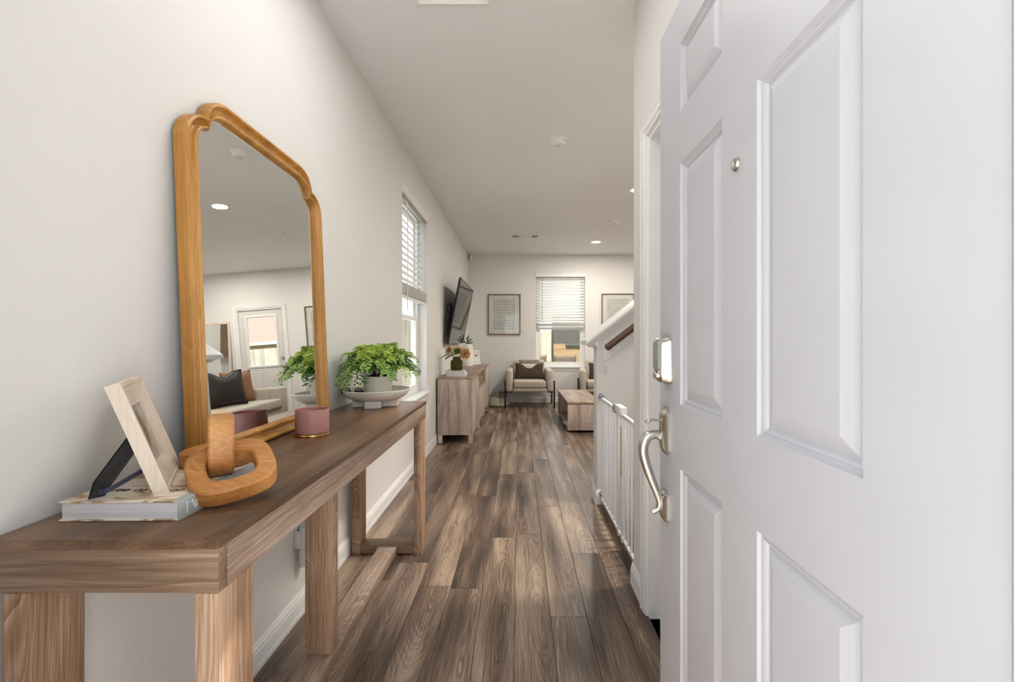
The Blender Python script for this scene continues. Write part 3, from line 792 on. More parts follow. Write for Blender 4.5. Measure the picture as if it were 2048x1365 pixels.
def vent(x, y, sx, sy, label):
    t = thing('ceiling_vent', (x, y, H), label, 'vent')
    rings = []
    for (a, b, z) in ((sx/2, sy/2, 0), (sx/2, sy/2, -0.004), (sx/2 - 0.018, sy/2 - 0.018, -0.010), (sx/2 - 0.02, sy/2 - 0.02, -0.003)):
        rings.append([(-a, -b, z), (a, -b, z), (a, b, z), (-a, b, z)])
    MB().loft(rings, True, False).build('frame', M_WHITEP, t, smooth=False)
    MB().box(-sx/2 + 0.02, sx/2 - 0.02, -sy/2 + 0.02, sy/2 - 0.02, -0.002, -0.0005).build('opening', plain('vent_dark', '5a5956', 0.7), t)
    MB().box(-sx/2 + 0.105, sx/2 - 0.105, -sy/2 + 0.02, sy/2 - 0.02, -0.009, -0.002).build('damper_plate', M_WHITEP, t, bevel=0.002)
    src = None
    for s_ in (-1, 1):
        for k in range(3):
            xx = s_ * (sx/2 - 0.035 - k * 0.024)
            m = MB().box(-0.0015, 0.0015, -sy/2 + 0.02, sy/2 - 0.02, -0.004, 0.004)
            if src is None: src = m.build('louvre', M_WHITEP, t); src.location = (xx, 0, -0.006); src.rotation_euler = (0, R(35 * s_), 0)
            else: part(None, src, t, (xx, 0, -0.006), (0, R(35 * s_), 0), 'louvre')
    return t
vent(0.10, 6.70, 0.42, 0.17, 'white rectangular air vent on the ceiling before the far wall')
hatch = thing('entry_fill_panel', (-0.30, 1.55, H), 'white framed flat ceiling panel at the top edge near the entry, with added fill glow', 'ceiling light')  # plain ceiling panel; its glow and lamp are added to fill the hall
rings = [[(-a, -b, z), (a, -b, z), (a, b, z), (-a, b, z)] for a, b, z in ((0.18, 0.51, 0), (0.18, 0.51, -0.014), (0.16, 0.49, -0.018), (0.155, 0.47, -0.010), (0.15, 0.42, -0.006))]
MB().loft(rings, True, False).build('frame', M_WHITEP, hatch, smooth=False)
MB().box(-0.15, 0.15, -0.42, 0.42, -0.007, -0.0005).build('diffuser', emis('panel_fill_glow', (1.0, 0.97, 0.93, 1), 6.0), hatch)
l = bpy.data.lights.new('entry_fill_lamp', 'AREA'); l.shape = 'RECTANGLE'; l.size = 0.30; l.size_y = 0.84; l.energy = 0.7; l.color = (0.97, 0.985, 1.0)
lo = bpy.data.objects.new('entry_fill_lamp', l); lo.location = (0, 0, -0.02); lo.parent = hatch; col.objects.link(lo)
ms = thing('motion_sensor', (WL + 0.045, FAR - 0.04, 2.60 + 0.085), 'small white motion sensor high in the far left corner', 'sensor')
MB().lathe([(0.0, -0.05), (0.022, -0.045), (0.03, -0.03), (0.03, 0.03), (0.024, 0.042), (0.0, 0.045)], 20).build('housing', M_WHITEP, ms)
MB().box(-0.012, 0.012, -0.0315, -0.026, -0.03, 0.005).build('lens', plain('sensor_lens', 'd8d8d6', 0.3), ms, bevel=0.003)


# ------------------------------------------------------------------ console table
TZ = 0.8214
tb = thing('console_table', (-0.727, 1.634, 0), 'long brown limed oak console table against the left wall', 'table')
TX0, TX1, TY0, TY1 = -0.927, -0.523, 0.7676, 2.501
def tpart(name, mat, bev, *b): return MB().box(*b).build(name, mat, tb, world=True, bevel=bev, bseg=2)
tpart('table_top', M_TABLE_TOP, 0.002, TX0, TX1, TY0, TY1, TZ - 0.017, TZ)
tpart('apron', M_TAB_X, 0.002, TX0 + 0.004, TX1 - 0.003, TY0 + 0.003, TY0 + 0.028, TZ - 0.095, TZ - 0.017)
tpart('apron', M_TAB_X, 0.002, TX0 + 0.004, TX1 - 0.003, TY1 - 0.028, TY1 - 0.003, TZ - 0.095, TZ - 0.017)
tpart('apron', M_TAB_Y, 0.002, TX1 - 0.028, TX1 - 0.003, TY0 + 0.029, TY1 - 0.029, TZ - 0.095, TZ - 0.017)
tpart('apron', M_TAB_Y, 0.002, TX0 + 0.004, TX0 + 0.029, TY0 + 0.029, TY1 - 0.029, TZ - 0.095, TZ - 0.017)
for (ya, yb) in ((TY0 + 0.004, TY0 + 0.108), (TY1 - 0.112, TY1 - 0.01)):
    for (xa, xb) in ((-0.569, -0.527), (-0.905, -0.862)):
        tpart('leg', M_TAB_Z, 0.003, xa, xb, ya, yb, 0.0, TZ - 0.0952)
    tpart('foot_rail', M_TAB_X, 0.002, -0.8618, -0.5692, ya + 0.003, yb - 0.003, 0.004, 0.047)
tpart('stretcher', M_TAB_Y, 0.002, -0.760, -0.661, TY0 + 0.106, TY1 - 0.11, 0.002, 0.045)
tpart('centre_leg', M_TAB_Z, 0.003, -0.762, -0.661, 1.568, 1.613, 0.0452, TZ - 0.0175)

# ------------------------------------------------------------------ leaning arched mirror
# local frame: u along +Y, v up the mirror, n out of its face; leans back by LEAN
LEAN = R(2.25)
MW, MHT = 0.815, 1.066
def mirror_outline(ins, n=9):
    """closed outline (u, v) of the stepped arch, inset by ins"""
    w = MW / 2 - ins; b = ins
    rx1, rz1, rx2, rz2 = 0.092, 0.092, 0.098, 0.080
    zs = MHT - 0.172
    top = MHT - ins
    # right half, from bottom right up
    pts = [(w, b)]
    k = ins * 0.55
    c1 = (MW / 2 - rx1 - k * 0.3, zs); a1 = (rx1 - ins + k * 0.3, rz1 - ins * 0.62)
    for i in range(n + 1):
        t = R(90 * i / n)
        pts.append((c1[0] + a1[0] * math.cos(t), c1[1] + a1[1] * math.sin(t)))
    nx, nz = pts[-1]
    c2x = MW / 2 - rx1 - rx2
    rx = nx - c2x; rz = top - nz
    for i in range(1, n + 1):
        t = R(90 * i / n)
        pts.append((c2x + rx * math.cos(t), nz + rz * math.sin(t)))
    left = [(-u, v) for u, v in pts[::-1]]
    return pts + left
mirr = thing('arched_mirror', (-0.866, 1.17 + MW / 2, TZ), 'golden wood framed mirror with scalloped arched top leaning on the wall', 'mirror', rot=(0, -LEAN, 0))
fp = [(0.0, -0.018), (0.0, 0.006), (0.002, 0.012), (0.007, 0.0165), (0.013, 0.0165), (0.0175, 0.011), (0.019, 0.006), (0.024, 0.001), (0.030, -0.001), (0.036, 0.002), (0.039, 0.007), (0.0395, 0.010), (0.043, 0.0135), (0.048, 0.0135), (0.053, 0.008), (0.056, 0.000), (0.057, -0.006)]
MTH = 0.018
rings = []
for ins, n_ in fp:
    rings.append([(n_ , u, v) for u, v in mirror_outline(ins)])
back = [(-0.018, u, v) for u, v in mirror_outline(0.05)]
mb = MB(); mb.loft(rings, True, False)
mb.build('frame', M_GOLD, mirr, ang=50)
gl_ = MB(); o_ = mirror_outline(0.0545)
gl_.add([(-0.004, u, v) for u, v in o_], [tuple(range(len(o_)))])
gl_.build('mirror_glass', M_MIRROR, mirr, smooth=False)
bk = MB(); bk.add([(-0.0178, u, v) for u, v in mirror_outline(0.0005)], [tuple(range(len(o_)))])
bk.build('backing', M_BLACK, mirr, smooth=False)
# sits on the table: bottom edge a hair above the top
mirr.location.z = TZ + 0.0185 * math.sin(LEAN) + 0.0005

# ------------------------------------------------------------------ coffee-table book
BZ = TZ + 0.0385
bk = thing('coffee_table_book', (-0.772, 0.985, TZ), 'large hardcover book with cream cover lying under the photo frame', 'book', rot=(0, 0, R(1.0)))
g = N('book_cover_art'); o = g.coord(); s = g.sep(o)
n1 = g.noise(g.comb(g.math('MULTIPLY', s[0], 9.0), g.math('MULTIPLY', s[1], 22.0), 0.3), 1.0, 2.0, 0.4, 1.2)
n2 = g.noise(o, 38.0, 3.0)
c1 = g.ramp(n1, [(0.0, 'efe6d6'), (0.56, 'eadfcc'), (0.60, 'b9925c'), (0.66, '8c6a45'), (0.70, 'e9ddca'), (1.0, 'f3ecdf')])
g.set(Base_Color=g.mix(0.15, c1, g.ramp(n2, [(0.4, 'd6c3a5'), (0.6, 'f5efe4')])), Roughness=0.35)
M_COVER = g.m
bw, bl_ = 0.113, 0.14       # half sizes (x, y)
MB().box(-bw, bw, -bl_, bl_, 0.0355, 0.0385).build('front_cover', M_COVER, bk, bevel=0.0008, bseg=1)
MB().box(-bw, bw, -bl_, bl_, 0.0005, 0.0035).build('back_cover', M_COVER, bk, bevel=0.0008, bseg=1)
MB().box(bw, bw + 0.0035, -bl_, bl_, 0.0005, 0.0385).build('spine', M_SPINE, bk, bevel=0.001, bseg=2)
g = N('page_edges'); s = g.sep(g.coord())
g.set(Base_Color=g.ramp(g.noise(g.comb(g.math('MULTIPLY', s[0], 3.0), g.math('MULTIPLY', s[1], 3.0), g.math('MULTIPLY', s[2], 900.0)), 1.0, 3.0), [(0.3, 'c9c8cf'), (0.7, 'efeef0')]), Roughness=0.8)
MB().box(-bw + 0.004, bw - 0.001, -bl_ + 0.004, bl_ - 0.004, 0.0035, 0.0355).build('page_block', g.m, bk)
# strip of spine cloth wrapping over the cover edge
MB().box(bw - 0.012, bw, -bl_, bl_, 0.0385, 0.0388).build('hinge_strip', M_SPINE, bk)
BKM = Matrix.Translation((0, 0, 0))
Tt = Matrix(((-1, 0, 0, -0.006), (0, -1, 0, -0.078), (0, 0, 1, 0.0388), (0, 0, 0, 1)))
text_mesh('cover_title', 'down to earth', 0.030, M_INK, bk, Tt, shear=0.28, world=False)
Tt2 = Matrix(((-1, 0, 0, -0.006), (0, -1, 0, -0.053), (0, 0, 1, 0.0388), (0, 0, 0, 1)))
for k in range(2):   # two thin unreadable lines under the title
    MB().box(-0.05 + 0.012 * k, 0.03 - 0.006 * k, -0.052 + 0.009 * k, -0.0505 + 0.009 * k, 0.0386, 0.0389).build('cover_rule', plain('ink_grey', '9a8f84', 0.6), bk)
xs = bw + 0.0037
def spineM(y, z): return Matrix(((0, 0, 1, xs), (1, 0, 0, y), (0, 1, 0, z), (0, 0, 0, 1)))
text_mesh('spine_title', 'down to earth', 0.030, M_INKW, bk, spineM(0.022, 0.0195), shear=0.12, world=False)
for k, (dy, dz) in enumerate(((0, 0), (0.006, 0.004), (0.003, -0.006), (-0.004, 0.007), (0.008, -0.004))):
    MB().disc_x([(0.0, 0), (0.0032, 0), (0.0032, 0.0003), (0, 0.0003)], 8, (xs - 0.0002, -0.100 + dy, 0.0195 + dz)).build('spine_emblem', M_INKW, bk)
for k in range(4):
    MB().box(xs - 0.0002, xs + 0.0002, -0.1215, -0.1175, 0.009 + k * 0.006, 0.0125 + k * 0.006).build('spine_mark', M_INKW, bk)

# ------------------------------------------------------------------ photo frame on the book
pf = thing('photo_frame', (-0.709, 0.894, BZ + 0.0005), 'pale wood photo frame tilted back on the cream book', 'photo frame', rot=(0, 0, R(32.7)))
# local: x = facing normal, y = along bottom edge, z up; lean back 18.6 deg
LA = R(18.6)
LM = Matrix.Rotation(-LA, 4, 'Y')
fw, fh, ft = 0.229, 0.240, 0.024
def pfring(ins, d): return [(d, ins, ins), (d, fw - ins, ins), (d, fw - ins, fh - ins), (d, ins, fh - ins)]
mb = MB().loft([pfring(0, -ft), pfring(0, -0.004), pfring(0.002, 0), pfring(0.010, 0), pfring(0.011, -0.002), pfring(0.050, -0.008), pfring(0.054, -0.008), pfring(0.055, -0.016)], True, False)
mb.add(pfring(0, -ft), [(0, 1, 2, 3)]).xf(LM).build('frame', M_PALE, pf, smooth=False)
g = N('faded_photo'); o = g.coord()
g.set(Base_Color=g.ramp(g.noise(o, 16.0, 3.0, 0.5, 0.6), [(0.3, '6d5a45'), (0.45, 'a58f74'), (0.6, 'b9b4ac'), (0.75, 'd7d7d4')]), Roughness=0.12)
MB().add(pfring(0.053, -0.0145), [(0, 1, 2, 3)]).xf(LM).build('photo', g.m, pf, smooth=False)
# easel strut of black board and its ribbon (world points)
IM = (Matrix.Translation(pf.location) @ Matrix.Rotation(R(32.7), 4, 'Z')).inverted()
fin = [(-0.790, 0.912, 0.998), (-0.781, 0.911, 0.955), (-0.812, 0.876, 0.879), (-0.815, 0.867, BZ + 0.003), (-0.834, 0.852, BZ + 0.001), (-0.825, 0.853, 0.893)]
A_ = [IM @ Vector(q) for q in fin]; B_ = [q + Vector((-0.0008, 0.0026, 0)) for q in A_]
MB().loft([[tuple(q) for q in A_], [tuple(q) for q in B_]]).build('easel_strut', plain('black_board', '1b1918', 0.7), pf, smooth=False)
rp_ = [Vector(q) for q in bez([(-0.8225, 0.861, 0.8725), (-0.806, 0.866, 0.876), (-0.792, 0.893, 0.8885), (-0.779, 0.921, 0.902)], 5)]
MB().loft([[tuple(IM @ (q + Vector((0.0, 0.0, dz)) + Vector((0.0007, -0.0007, 0)) * s_)) for dz, s_ in ((-0.005, -1), (-0.005, 1), (0.005, 1), (0.005, -1))] for q in rp_]).build('ribbon', M_RIBBON, pf)

# ------------------------------------------------------------------ wooden chain links
ch = thing('wooden_chain', (-0.69, 1.04, TZ), 'honey wooden decor chain of three thick links draped over the book', 'ornament')
def link_mb(hx, hy, bar, th, n=40, pw_=3.2):
    mb = MB(); rings = []
    sec = [(0, -th/2 + 0.004), (0.004, -th/2), (bar - 0.004, -th/2), (bar, -th/2 + 0.004), (bar, th/2 - 0.004), (bar - 0.004, th/2), (0.004, th/2), (0, th/2 - 0.004)]
    for i in range(n):
        t = 2 * math.pi * i / n; c, s_ = math.cos(t), math.sin(t)
        k = (abs(c) ** pw_ + abs(s_) ** pw_) ** (-1 / pw_)
        ring = []
        for b_, z in sec:
            ring.append(((hx - b_) * c * k, (hy - b_) * s_ * k, z))
        rings.append(ring)
    mb.loft(rings, True, False, loop=True)
    return mb
def place(mb, loc, rx, ry, rz, tilt_last=False):
    X_, Y_, Z_ = Matrix.Rotation(rx, 4, 'X'), Matrix.Rotation(ry, 4, 'Y'), Matrix.Rotation(rz, 4, 'Z')
    return mb.xf(Matrix.Translation(loc) @ ((X_ @ Y_ @ Z_) if tilt_last else (Z_ @ Y_ @ X_)))
place(link_mb(0.083, 0.083, 0.037, 0.039), (-0.638, 0.980, 0.8805), R(24), R(10), R(40), True).build('link', M_LINK, ch, world=True)
place(link_mb(0.068, 0.062, 0.032, 0.050), (-0.694, 1.026, BZ + 0.0685), 0, R(90), R(35)).build('link', M_LINK, ch, world=True)
place(link_mb(0.078, 0.078, 0.033, 0.038), (-0.752, 1.120, BZ + 0.0195), 0, 0, R(-6)).build('link', M_LINK, ch, world=True)

# ------------------------------------------------------------------ candle
cd = thing('rose_candle', (-0.7575, 1.616, TZ), 'dusty rose glass candle with thin brass base on the console', 'candle')
MB().lathe([(0.0, 0.0005), (0.058, 0.0005), (0.0595, 0.002), (0.0595, 0.006), (0.058, 0.0085), (0.0, 0.0085)], 48, cap=False).build('base', M_BRASS, cd)
MB().lathe([(0.0, 0.0086), (0.054, 0.0086), (0.0575, 0.012), (0.0575, 0.094), (0.0565, 0.0955), (0.0545, 0.094), (0.0545, 0.082), (0.0, 0.082)], 48, cap=False).build('vessel', M_ROSE, cd)
MB().lathe([(0.0, 0.0822), (0.0544, 0.0822), (0.0544, 0.0826), (0, 0.083)], 32, cap=False).build('wax', plain('candle_wax', 'a8706c', 0.5), cd)
MB().tube([(0, 0, 0.083), (0.001, 0, 0.09)], 0.0012, 6).build('wick', M_BLACK, cd)

# ------------------------------------------------------------------ footed bowl, fern pot, fern
BC = (-0.7475, 2.315)
bowl = thing('footed_bowl', (BC[0], BC[1], TZ), 'wide white stone bowl on a cross-shaped foot at the far end of the console', 'bowl')
MB().lathe([(0.0, 0.030), (0.075, 0.030), (0.12, 0.038), (0.152, 0.055), (0.168, 0.076), (0.173, 0.088), (0.171, 0.0915), (0.165, 0.089), (0.152, 0.072), (0.125, 0.058), (0.075, 0.047), (0.0, 0.044)], 56, cap=False).build('bowl', M_CERAM, bowl)
mb = MB(); a_, b_ = 0.112, 0.040
poly = [(b_, a_), (-b_, a_), (-b_, b_ + 0.006), (-b_ - 0.006, b_), (-a_, b_), (-a_, -b_), (-b_ - 0.006, -b_), (-b_, -b_ - 0.006), (-b_, -a_), (b_, -a_), (b_, -b_ - 0.006), (b_ + 0.006, -b_), (a_, -b_), (a_, b_), (b_ + 0.006, b_), (b_, b_ + 0.006)]
rt = Matrix.Rotation(R(8), 3, 'Z')
poly = [tuple((rt @ Vector((x, y, 0)))[:2]) for x, y in poly]
mb.prism(poly, 'Z', 0.0005, 0.042); mb.build('foot', M_CERAM, bowl, bevel=0.004, bseg=3)
fern = thing('potted_fern', (-0.735, 2.30, TZ + 0.0445), 'bright green maidenhair fern in a cream pot standing in the bowl', 'plant')
MB().lathe([(0.0, 0.0008), (0.060, 0.0008), (0.064, 0.004), (0.078, 0.112), (0.079, 0.116), (0.076, 0.116), (0.072, 0.1), (0.0, 0.1)], 40, cap=False).build('pot', M_POT, fern)
MB().lathe([(0.0, 0.104), (0.04, 0.105), (0.0715, 0.1005)], 24, cap=False).build('soil', M_SOIL, fern)
def leafmat(name, a, b, c):
    g = N(name); o = g.coord(); r = g.rnd()
    f = g.math('ADD', g.math('MULTIPLY', g.noise(o, 60.0, 2.0), 0.8), g.math('MULTIPLY', r, 0.5))
    cc = g.ramp(f, [(0.3, a), (0.55, b), (0.85, c)])
    tl = g.new('ShaderNodeBsdfTranslucent'); g.link(cc, tl.inputs[0])
    mx = g.new('ShaderNodeMixShader'); mx.inputs[0].default_value = 0.3
    g.set(Base_Color=cc, Roughness=0.55)
    g.link(g.b.outputs[0], mx.inputs[1]); g.link(tl.outputs[0], mx.inputs[2]); g.link(mx.outputs[0], g.out.inputs[0])
    return g.m
M_FERN = [leafmat('fern_bright', '94b344', 'b6d058', 'd6e67c'), leafmat('fern_mid', '6d9a44', '94ba58', 'b2d072'), leafmat('fern_deep', '3c6a38', '5f8f48', '7fab5a')]
rf = random.Random(11)
def leaflet(mb, p, d, up, s):
    """small fan-shaped pinnule"""
    d = d.normalized(); u = (up - d * up.dot(d))
    if u.length < 1e-4: u = Vector((0, 0, 1))
    u.normalize(); w = d.cross(u)
    pts = [p]
    for k in range(5):
        a = R(-62 + 31 * k); rr = s * (1.0 if k % 2 == 0 else 0.9)
        pts.append(p + d * rr * math.cos(a) + w * rr * math.sin(a) + u * s * 0.12 * math.cos(a * 1.5))
    mb.add(pts, [(0, 1, 2), (0, 2, 3), (0, 3, 4), (0, 4, 5)])
NF = 96
for k in range(NF):
    az = 2 * math.pi * (k * 0.61803) + rf.uniform(-0.2, 0.2)
    lvl = k / NF; dxa = math.cos(az)
    out = 0.06 + 0.125 * lvl + rf.uniform(-0.015, 0.02)
    rise_ = 0.205 - 0.10 * lvl + rf.uniform(-0.02, 0.02)
    droop = 0.01 + 0.075 * max(0, lvl - 0.3) + rf.uniform(0, 0.015)
    if lvl > 0.8 and (dxa < 0.2): droop += rf.uniform(0.02, 0.075)
    dx, dy = math.cos(az), math.sin(az)
    wallroom = (-0.735 + 0.915)                 # distance from the plant axis to the wall
    if dx < 0: out = min(out, (wallroom - 0.03) / max(0.2, -dx))
    p0 = Vector((0.045 * dx * rf.random(), 0.045 * dy * rf.random(), 0.10))
    p1 = p0 + Vector((dx * out * 0.30, dy * out * 0.30, rise_ * 0.70))
    p2 = p0 + Vector((dx * out * 0.80, dy * out * 0.80, rise_ * 0.98))
    p3 = p0 + Vector((dx * out * 1.12, dy * out * 1.12, rise_ * 0.85 - droop))
    mb = MB(); path = []
    for i in range(17):
        t = i / 16; q = (1-t)**3*p0 + 3*(1-t)**2*t*p1 + 3*(1-t)*t*t*p2 + t**3*p3
        path.append(q)
    # leafy blade: side branches with pinnules
    for i in range(4, 17):
        t = (path[min(i+1, 16)] - path[i-1]).normalized()
        side = t.cross(Vector((0, 0, 1)));
        if side.length < 0.05: side = Vector((-dy, dx, 0))
        side.normalize(); upv = side.cross(t)
        ln = 0.034 * (1.25 - (i - 4) / 13) + rf.uniform(-0.004, 0.004)
        for sg in (-1, 1):
            nb = max(2, int(ln / 0.0065))
            for j in range(1, nb + 1):
                q = path[i] + side * sg * ln * j / nb + t * 0.010 * j / nb - upv * 0.006 * (j / nb) ** 2 + Vector((rf.uniform(-1, 1), rf.uniform(-1, 1), rf.uniform(-1, 1))) * 0.003
                dd = side * sg * rf.uniform(0.2, 1) + t * rf.uniform(0.2, 1.2) + Vector((0, 0, rf.uniform(-0.7, 0.1)))
                leaflet(mb, q, dd, upv + Vector((rf.uniform(-.5, .5), rf.uniform(-.5, .5), 0)), rf.uniform(0.0085, 0.0125))
        leaflet(mb, path[i], t, upv, 0.011)
    for q in range(len(mb.v)):                      # nothing through the wall
        vx_ = mb.v[q]
        if vx_[0] < -0.183: mb.v[q] = (-0.183, vx_[1], vx_[2])
    m_ = M_FERN[0] if (lvl < 0.45 and rf.random() < 0.75) else (M_FERN[2] if rf.random() < 0.3 else M_FERN[1])
    fr_ = mb.build('frond', m_, fern, smooth=False)
    MB().tube(path[:16], [0.0009] * 16, 4).build('stalk', plain('fern_stalk', '2e2418', 0.5), fr_)
# sunglasses lying in the bowl
sg_ = thing('sunglasses', (-0.845, 2.235, TZ + 0.066), 'dark folded sunglasses lying in the bowl beside the fern pot', 'glasses', rot=(R(-4), R(6), R(24)))
M_SHELL = plain('dark_shell', '2a1d1a', 0.25, var=0.2)
for s_ in (-1, 1):
    pts = [(s_ * 0.031 + 0.022 * math.cos(a), 0.0, 0.018 + 0.018 * math.sin(a)) for a in [2 * math.pi * i / 20 for i in range(20)]]
    mb = MB(); mb.tube(pts + pts[:1], 0.0022, 8); mb.build('rim', M_SHELL, sg_)
    MB().disc_y([(0.0, -0.0006), (0.0205, -0.0006), (0.0205, 0.0006), (0.0, 0.0006)], 20, (s_ * 0.031, 0, 0.018)).build('lens', plain('dark_lens', '17120f', 0.1), sg_)
    MB().tube([(s_ * 0.053, 0.002, 0.026), (s_ * 0.02, 0.007 + 0.003 * s_, 0.026), (-s_ * 0.045, 0.009 + 0.003 * s_, 0.018)], 0.002, 6).build('temple', M_SHELL, sg_)
MB().tube([(-0.010, 0, 0.022), (0, 0, 0.026), (0.010, 0, 0.022)], 0.002, 6).build('bridge', M_BRASS, sg_)

# ------------------------------------------------------------------ wall outlet with plug-in
ol = thing('wall_outlet', (WL, 1.86, 0.36), 'white wall outlet plate low behind the console', 'outlet')
MB().box(0.0005, 0.006, -0.036, 0.036, -0.058, 0.058).build('plate', M_WHITEP, ol, bevel=0.003)
MB().box(0.006, 0.0075, -0.017, 0.017, 0.008, 0.036).build('socket', plain('socket_face', 'e2e2e0', 0.4), ol, bevel=0.001)
pi_ = thing('plug_in_freshener', (WL + 0.0065, 1.86, 0.30), 'white plug-in air freshener in the low wall outlet', 'plug-in')
mb = MB(); rings = []
for z, s_ in ((-0.088, 0.35), (-0.082, 0.72), (-0.07, 0.92), (-0.05, 1.0), (0.0, 1.0)):
    rings.append([(0.001 + 0.048 * s_ * (0.5 + 0.5 * math.cos(a)) * 1.0, 0.030 * s_ * math.sin(a), z) for a in [2 * math.pi * i / 24 for i in range(24)]])
mb.loft(rings); mb.build('refill', M_WHITEP, pi_)
mb = MB(); rings = []
for z, s_ in ((0.0005, 1.0), (0.004, 1.04), (0.07, 1.04), (0.085, 0.95), (0.09, 0.7)):
    rings.append([(0.001 + 0.05 * s_ * (0.5 + 0.5 * math.cos(a)), 0.0315 * s_ * math.sin(a), z) for a in [2 * math.pi * i / 24 for i in range(24)]])
mb.loft(rings); mb.build('body', M_WHITEP, pi_)
MB().box(0.0005, 0.022, -0.041, -0.026, 0.003, 0.075).build('side_grip', M_WHITEP, pi_, bevel=0.003)

# ------------------------------------------------------------------ media cabinet
cb = thing('media_cabinet', (-0.71, 6.27, 0), 'long greige oak media cabinet under the television', 'cabinet')
CX0, CX1, CY0, CY1, CZ0, CZ1 = -0.912, -0.514, 4.935, 7.60, 0.096, 0.744
MB().box(CX0, CX1 + 0.004, CY0, CY1, CZ1 - 0.022, CZ1).build('top', M_CABTOP, cb, world=True, bevel=0.002)
MB().box(CX0 + 0.001, CX1, CY0 + 0.001, CY0 + 0.022, CZ0, CZ1 - 0.0222).build('end_panel', M_CAB, cb, world=True, bevel=0.001)
MB().box(CX0 + 0.001, CX1, CY1 - 0.022, CY1 - 0.001, CZ0, CZ1 - 0.0222).build('end_panel', M_CAB, cb, world=True, bevel=0.001)
MB().box(CX0 + 0.001, CX1 - 0.018, CY0 + 0.022, CY1 - 0.022, CZ0, CZ0 + 0.022).build('bottom_panel', M_CABTOP, cb, world=True)
MB().box(CX0 + 0.001, CX0 + 0.010, CY0 + 0.022, CY1 - 0.022, CZ0 + 0.022, CZ1 - 0.0222).build('back_panel', M_CABTOP, cb, world=True)
nd = 4; dl = (CY1 - CY0 - 0.044) / nd
for i in range(nd):
    y0 = CY0 + 0.022 + dl * i
    if 0 < i: MB().box(CX0 + 0.010, CX1 - 0.019, y0 - 0.01, y0 + 0.01, CZ0 + 0.022, CZ1 - 0.0222).build('divider', M_CAB, cb, world=True)
    zt = (CZ1 - 0.026) if i in (0, nd - 1) else (CZ1 - 0.24)
    MB().box(CX1 - 0.018, CX1 + 0.002, y0 + 0.003, y0 + dl - 0.003, CZ0 + 0.002, zt).build('door', M_CAB, cb, world=True, bevel=0.0015)
    MB().box(CX1 - 0.0185, CX1 + 0.0025, y0 + 0.0005, y0 + 0.0028, CZ0 + 0.002, zt).build('edge_band', M_CABPALE, cb, world=True)
MB().box(CX0 + 0.010, CX1 - 0.019, CY0 + 0.032 + dl, CY1 - 0.032 - dl, CZ1 - 0.262, CZ1 - 0.244).build('shelf', M_CABTOP, cb, world=True)
MB().box(CX1 - 0.001, CX1 + 0.0035, CY0 - 0.0005, CY0 + 0.02, CZ0, CZ1 - 0.0225).build('edge_band', M_CABPALE, cb, world=True)
for y in (CY0 + 0.004, CY0 + 0.84, CY0 + 1.76, CY1 - 0.049):
    for (xa, xb) in ((CX0 + 0.008, CX0 + 0.053), (CX1 - 0.05, CX1 - 0.004)):
        MB().box(xa, xb, y, y + 0.045, 0, CZ0 - 0.0003).build('leg', M_CABPALE, cb, world=True, bevel=0.002)
# things in the two open bays
rb = random.Random(5)
bcol = [('shelf_red', '9c3a44'), ('shelf_green', '3f5a4a'), ('shelf_white', 'd8d4cc'), ('shelf_pink', 'c66a78'), ('shelf_black', '2c2a2b'), ('shelf_tan', 'b59876')]
names = ['dark red', 'dark green', 'white', 'pink', 'black', 'tan']
for k in range(6):
    yb_ = CY0 + 0.022 + dl * (1 if k < 3 else 2) + 0.07 + (k % 3) * 0.17
    hh = 0.05 + 0.02 * (k % 3)
    t = thing('shelf_box', (CX1 - 0.12, yb_, CZ1 - 0.2438), names[k] + ' low box on the open cabinet shelf', 'box', group='boxes on the open cabinet shelf')
    MB().box(-0.09, 0.085, -0.06, 0.06, 0.0002, hh).build('box_body', plain(*bcol[k], 0.6), t, bevel=0.004)
    MB().box(-0.092, 0.087, -0.062, 0.062, hh + 0.0002, hh + 0.012).build('lid', plain(*bcol[k], 0.6), t, bevel=0.003)

# books and vase on the cabinet
def small_book(loc, sx, sy, h, cover, label, rz=0.0):
    t = thing('book', loc, label, 'book', rot=(0, 0, rz), group='books under the flower vase')
    MB().box(-sx/2, sx/2, -sy/2, sy/2, 0.0003, 0.003).build('back_cover', cover, t)
    MB().box(-sx/2, sx/2, -sy/2, sy/2, h - 0.003, h).build('front_cover', cover, t)
    MB().box(-sx/2, -sx/2 + 0.003, -sy/2, sy/2, 0.003, h - 0.003).build('spine', cover, t)
    MB().box(-sx/2 + 0.003, sx/2 - 0.003, -sy/2 + 0.003, sy/2 - 0.003, 0.003, h - 0.003).build('page_block', M_PAPER, t)
    return t
M_BW = plain('book_white', 'e6e5ea', 0.45, var=0.02); M_BG = plain('book_grey', 'd3d5d9', 0.45, var=0.02)
small_book((-0.722, 5.19, CZ1), 0.215, 0.25, 0.036, M_BW, 'thick white book on the cabinet, lower of two under vase', 0.0)
small_book((-0.735, 5.185, CZ1 + 0.0363), 0.21, 0.24, 0.027, M_BG, 'pale grey book on the cabinet, upper of two under vase', R(2))
VZ = CZ1 + 0.0636
vs = thing('green_glass_vase', (-0.728, 5.18, VZ), 'olive green glass vase holding dahlias on two books', 'vase')
g = N('olive_glass')
g.set(Base_Color=g.ramp(g.noise(g.coord(), 18.0, 2.0), [(0.3, '7d7420'), (0.7, '97902e')]), Roughness=0.06, Transmission_Weight=0.85, IOR=1.3)
MB().lathe([(0.0, 0.0005), (0.062, 0.0005), (0.072, 0.008), (0.073, 0.10), (0.066, 0.118), (0.050, 0.126), (0.047, 0.133), (0.047, 0.155), (0.050, 0.158), (0.044, 0.158), (0.043, 0.133), (0.058, 0.118), (0.067, 0.10), (0.066, 0.012), (0.0, 0.008)], 36, cap=False).build('body', g.m, vs)
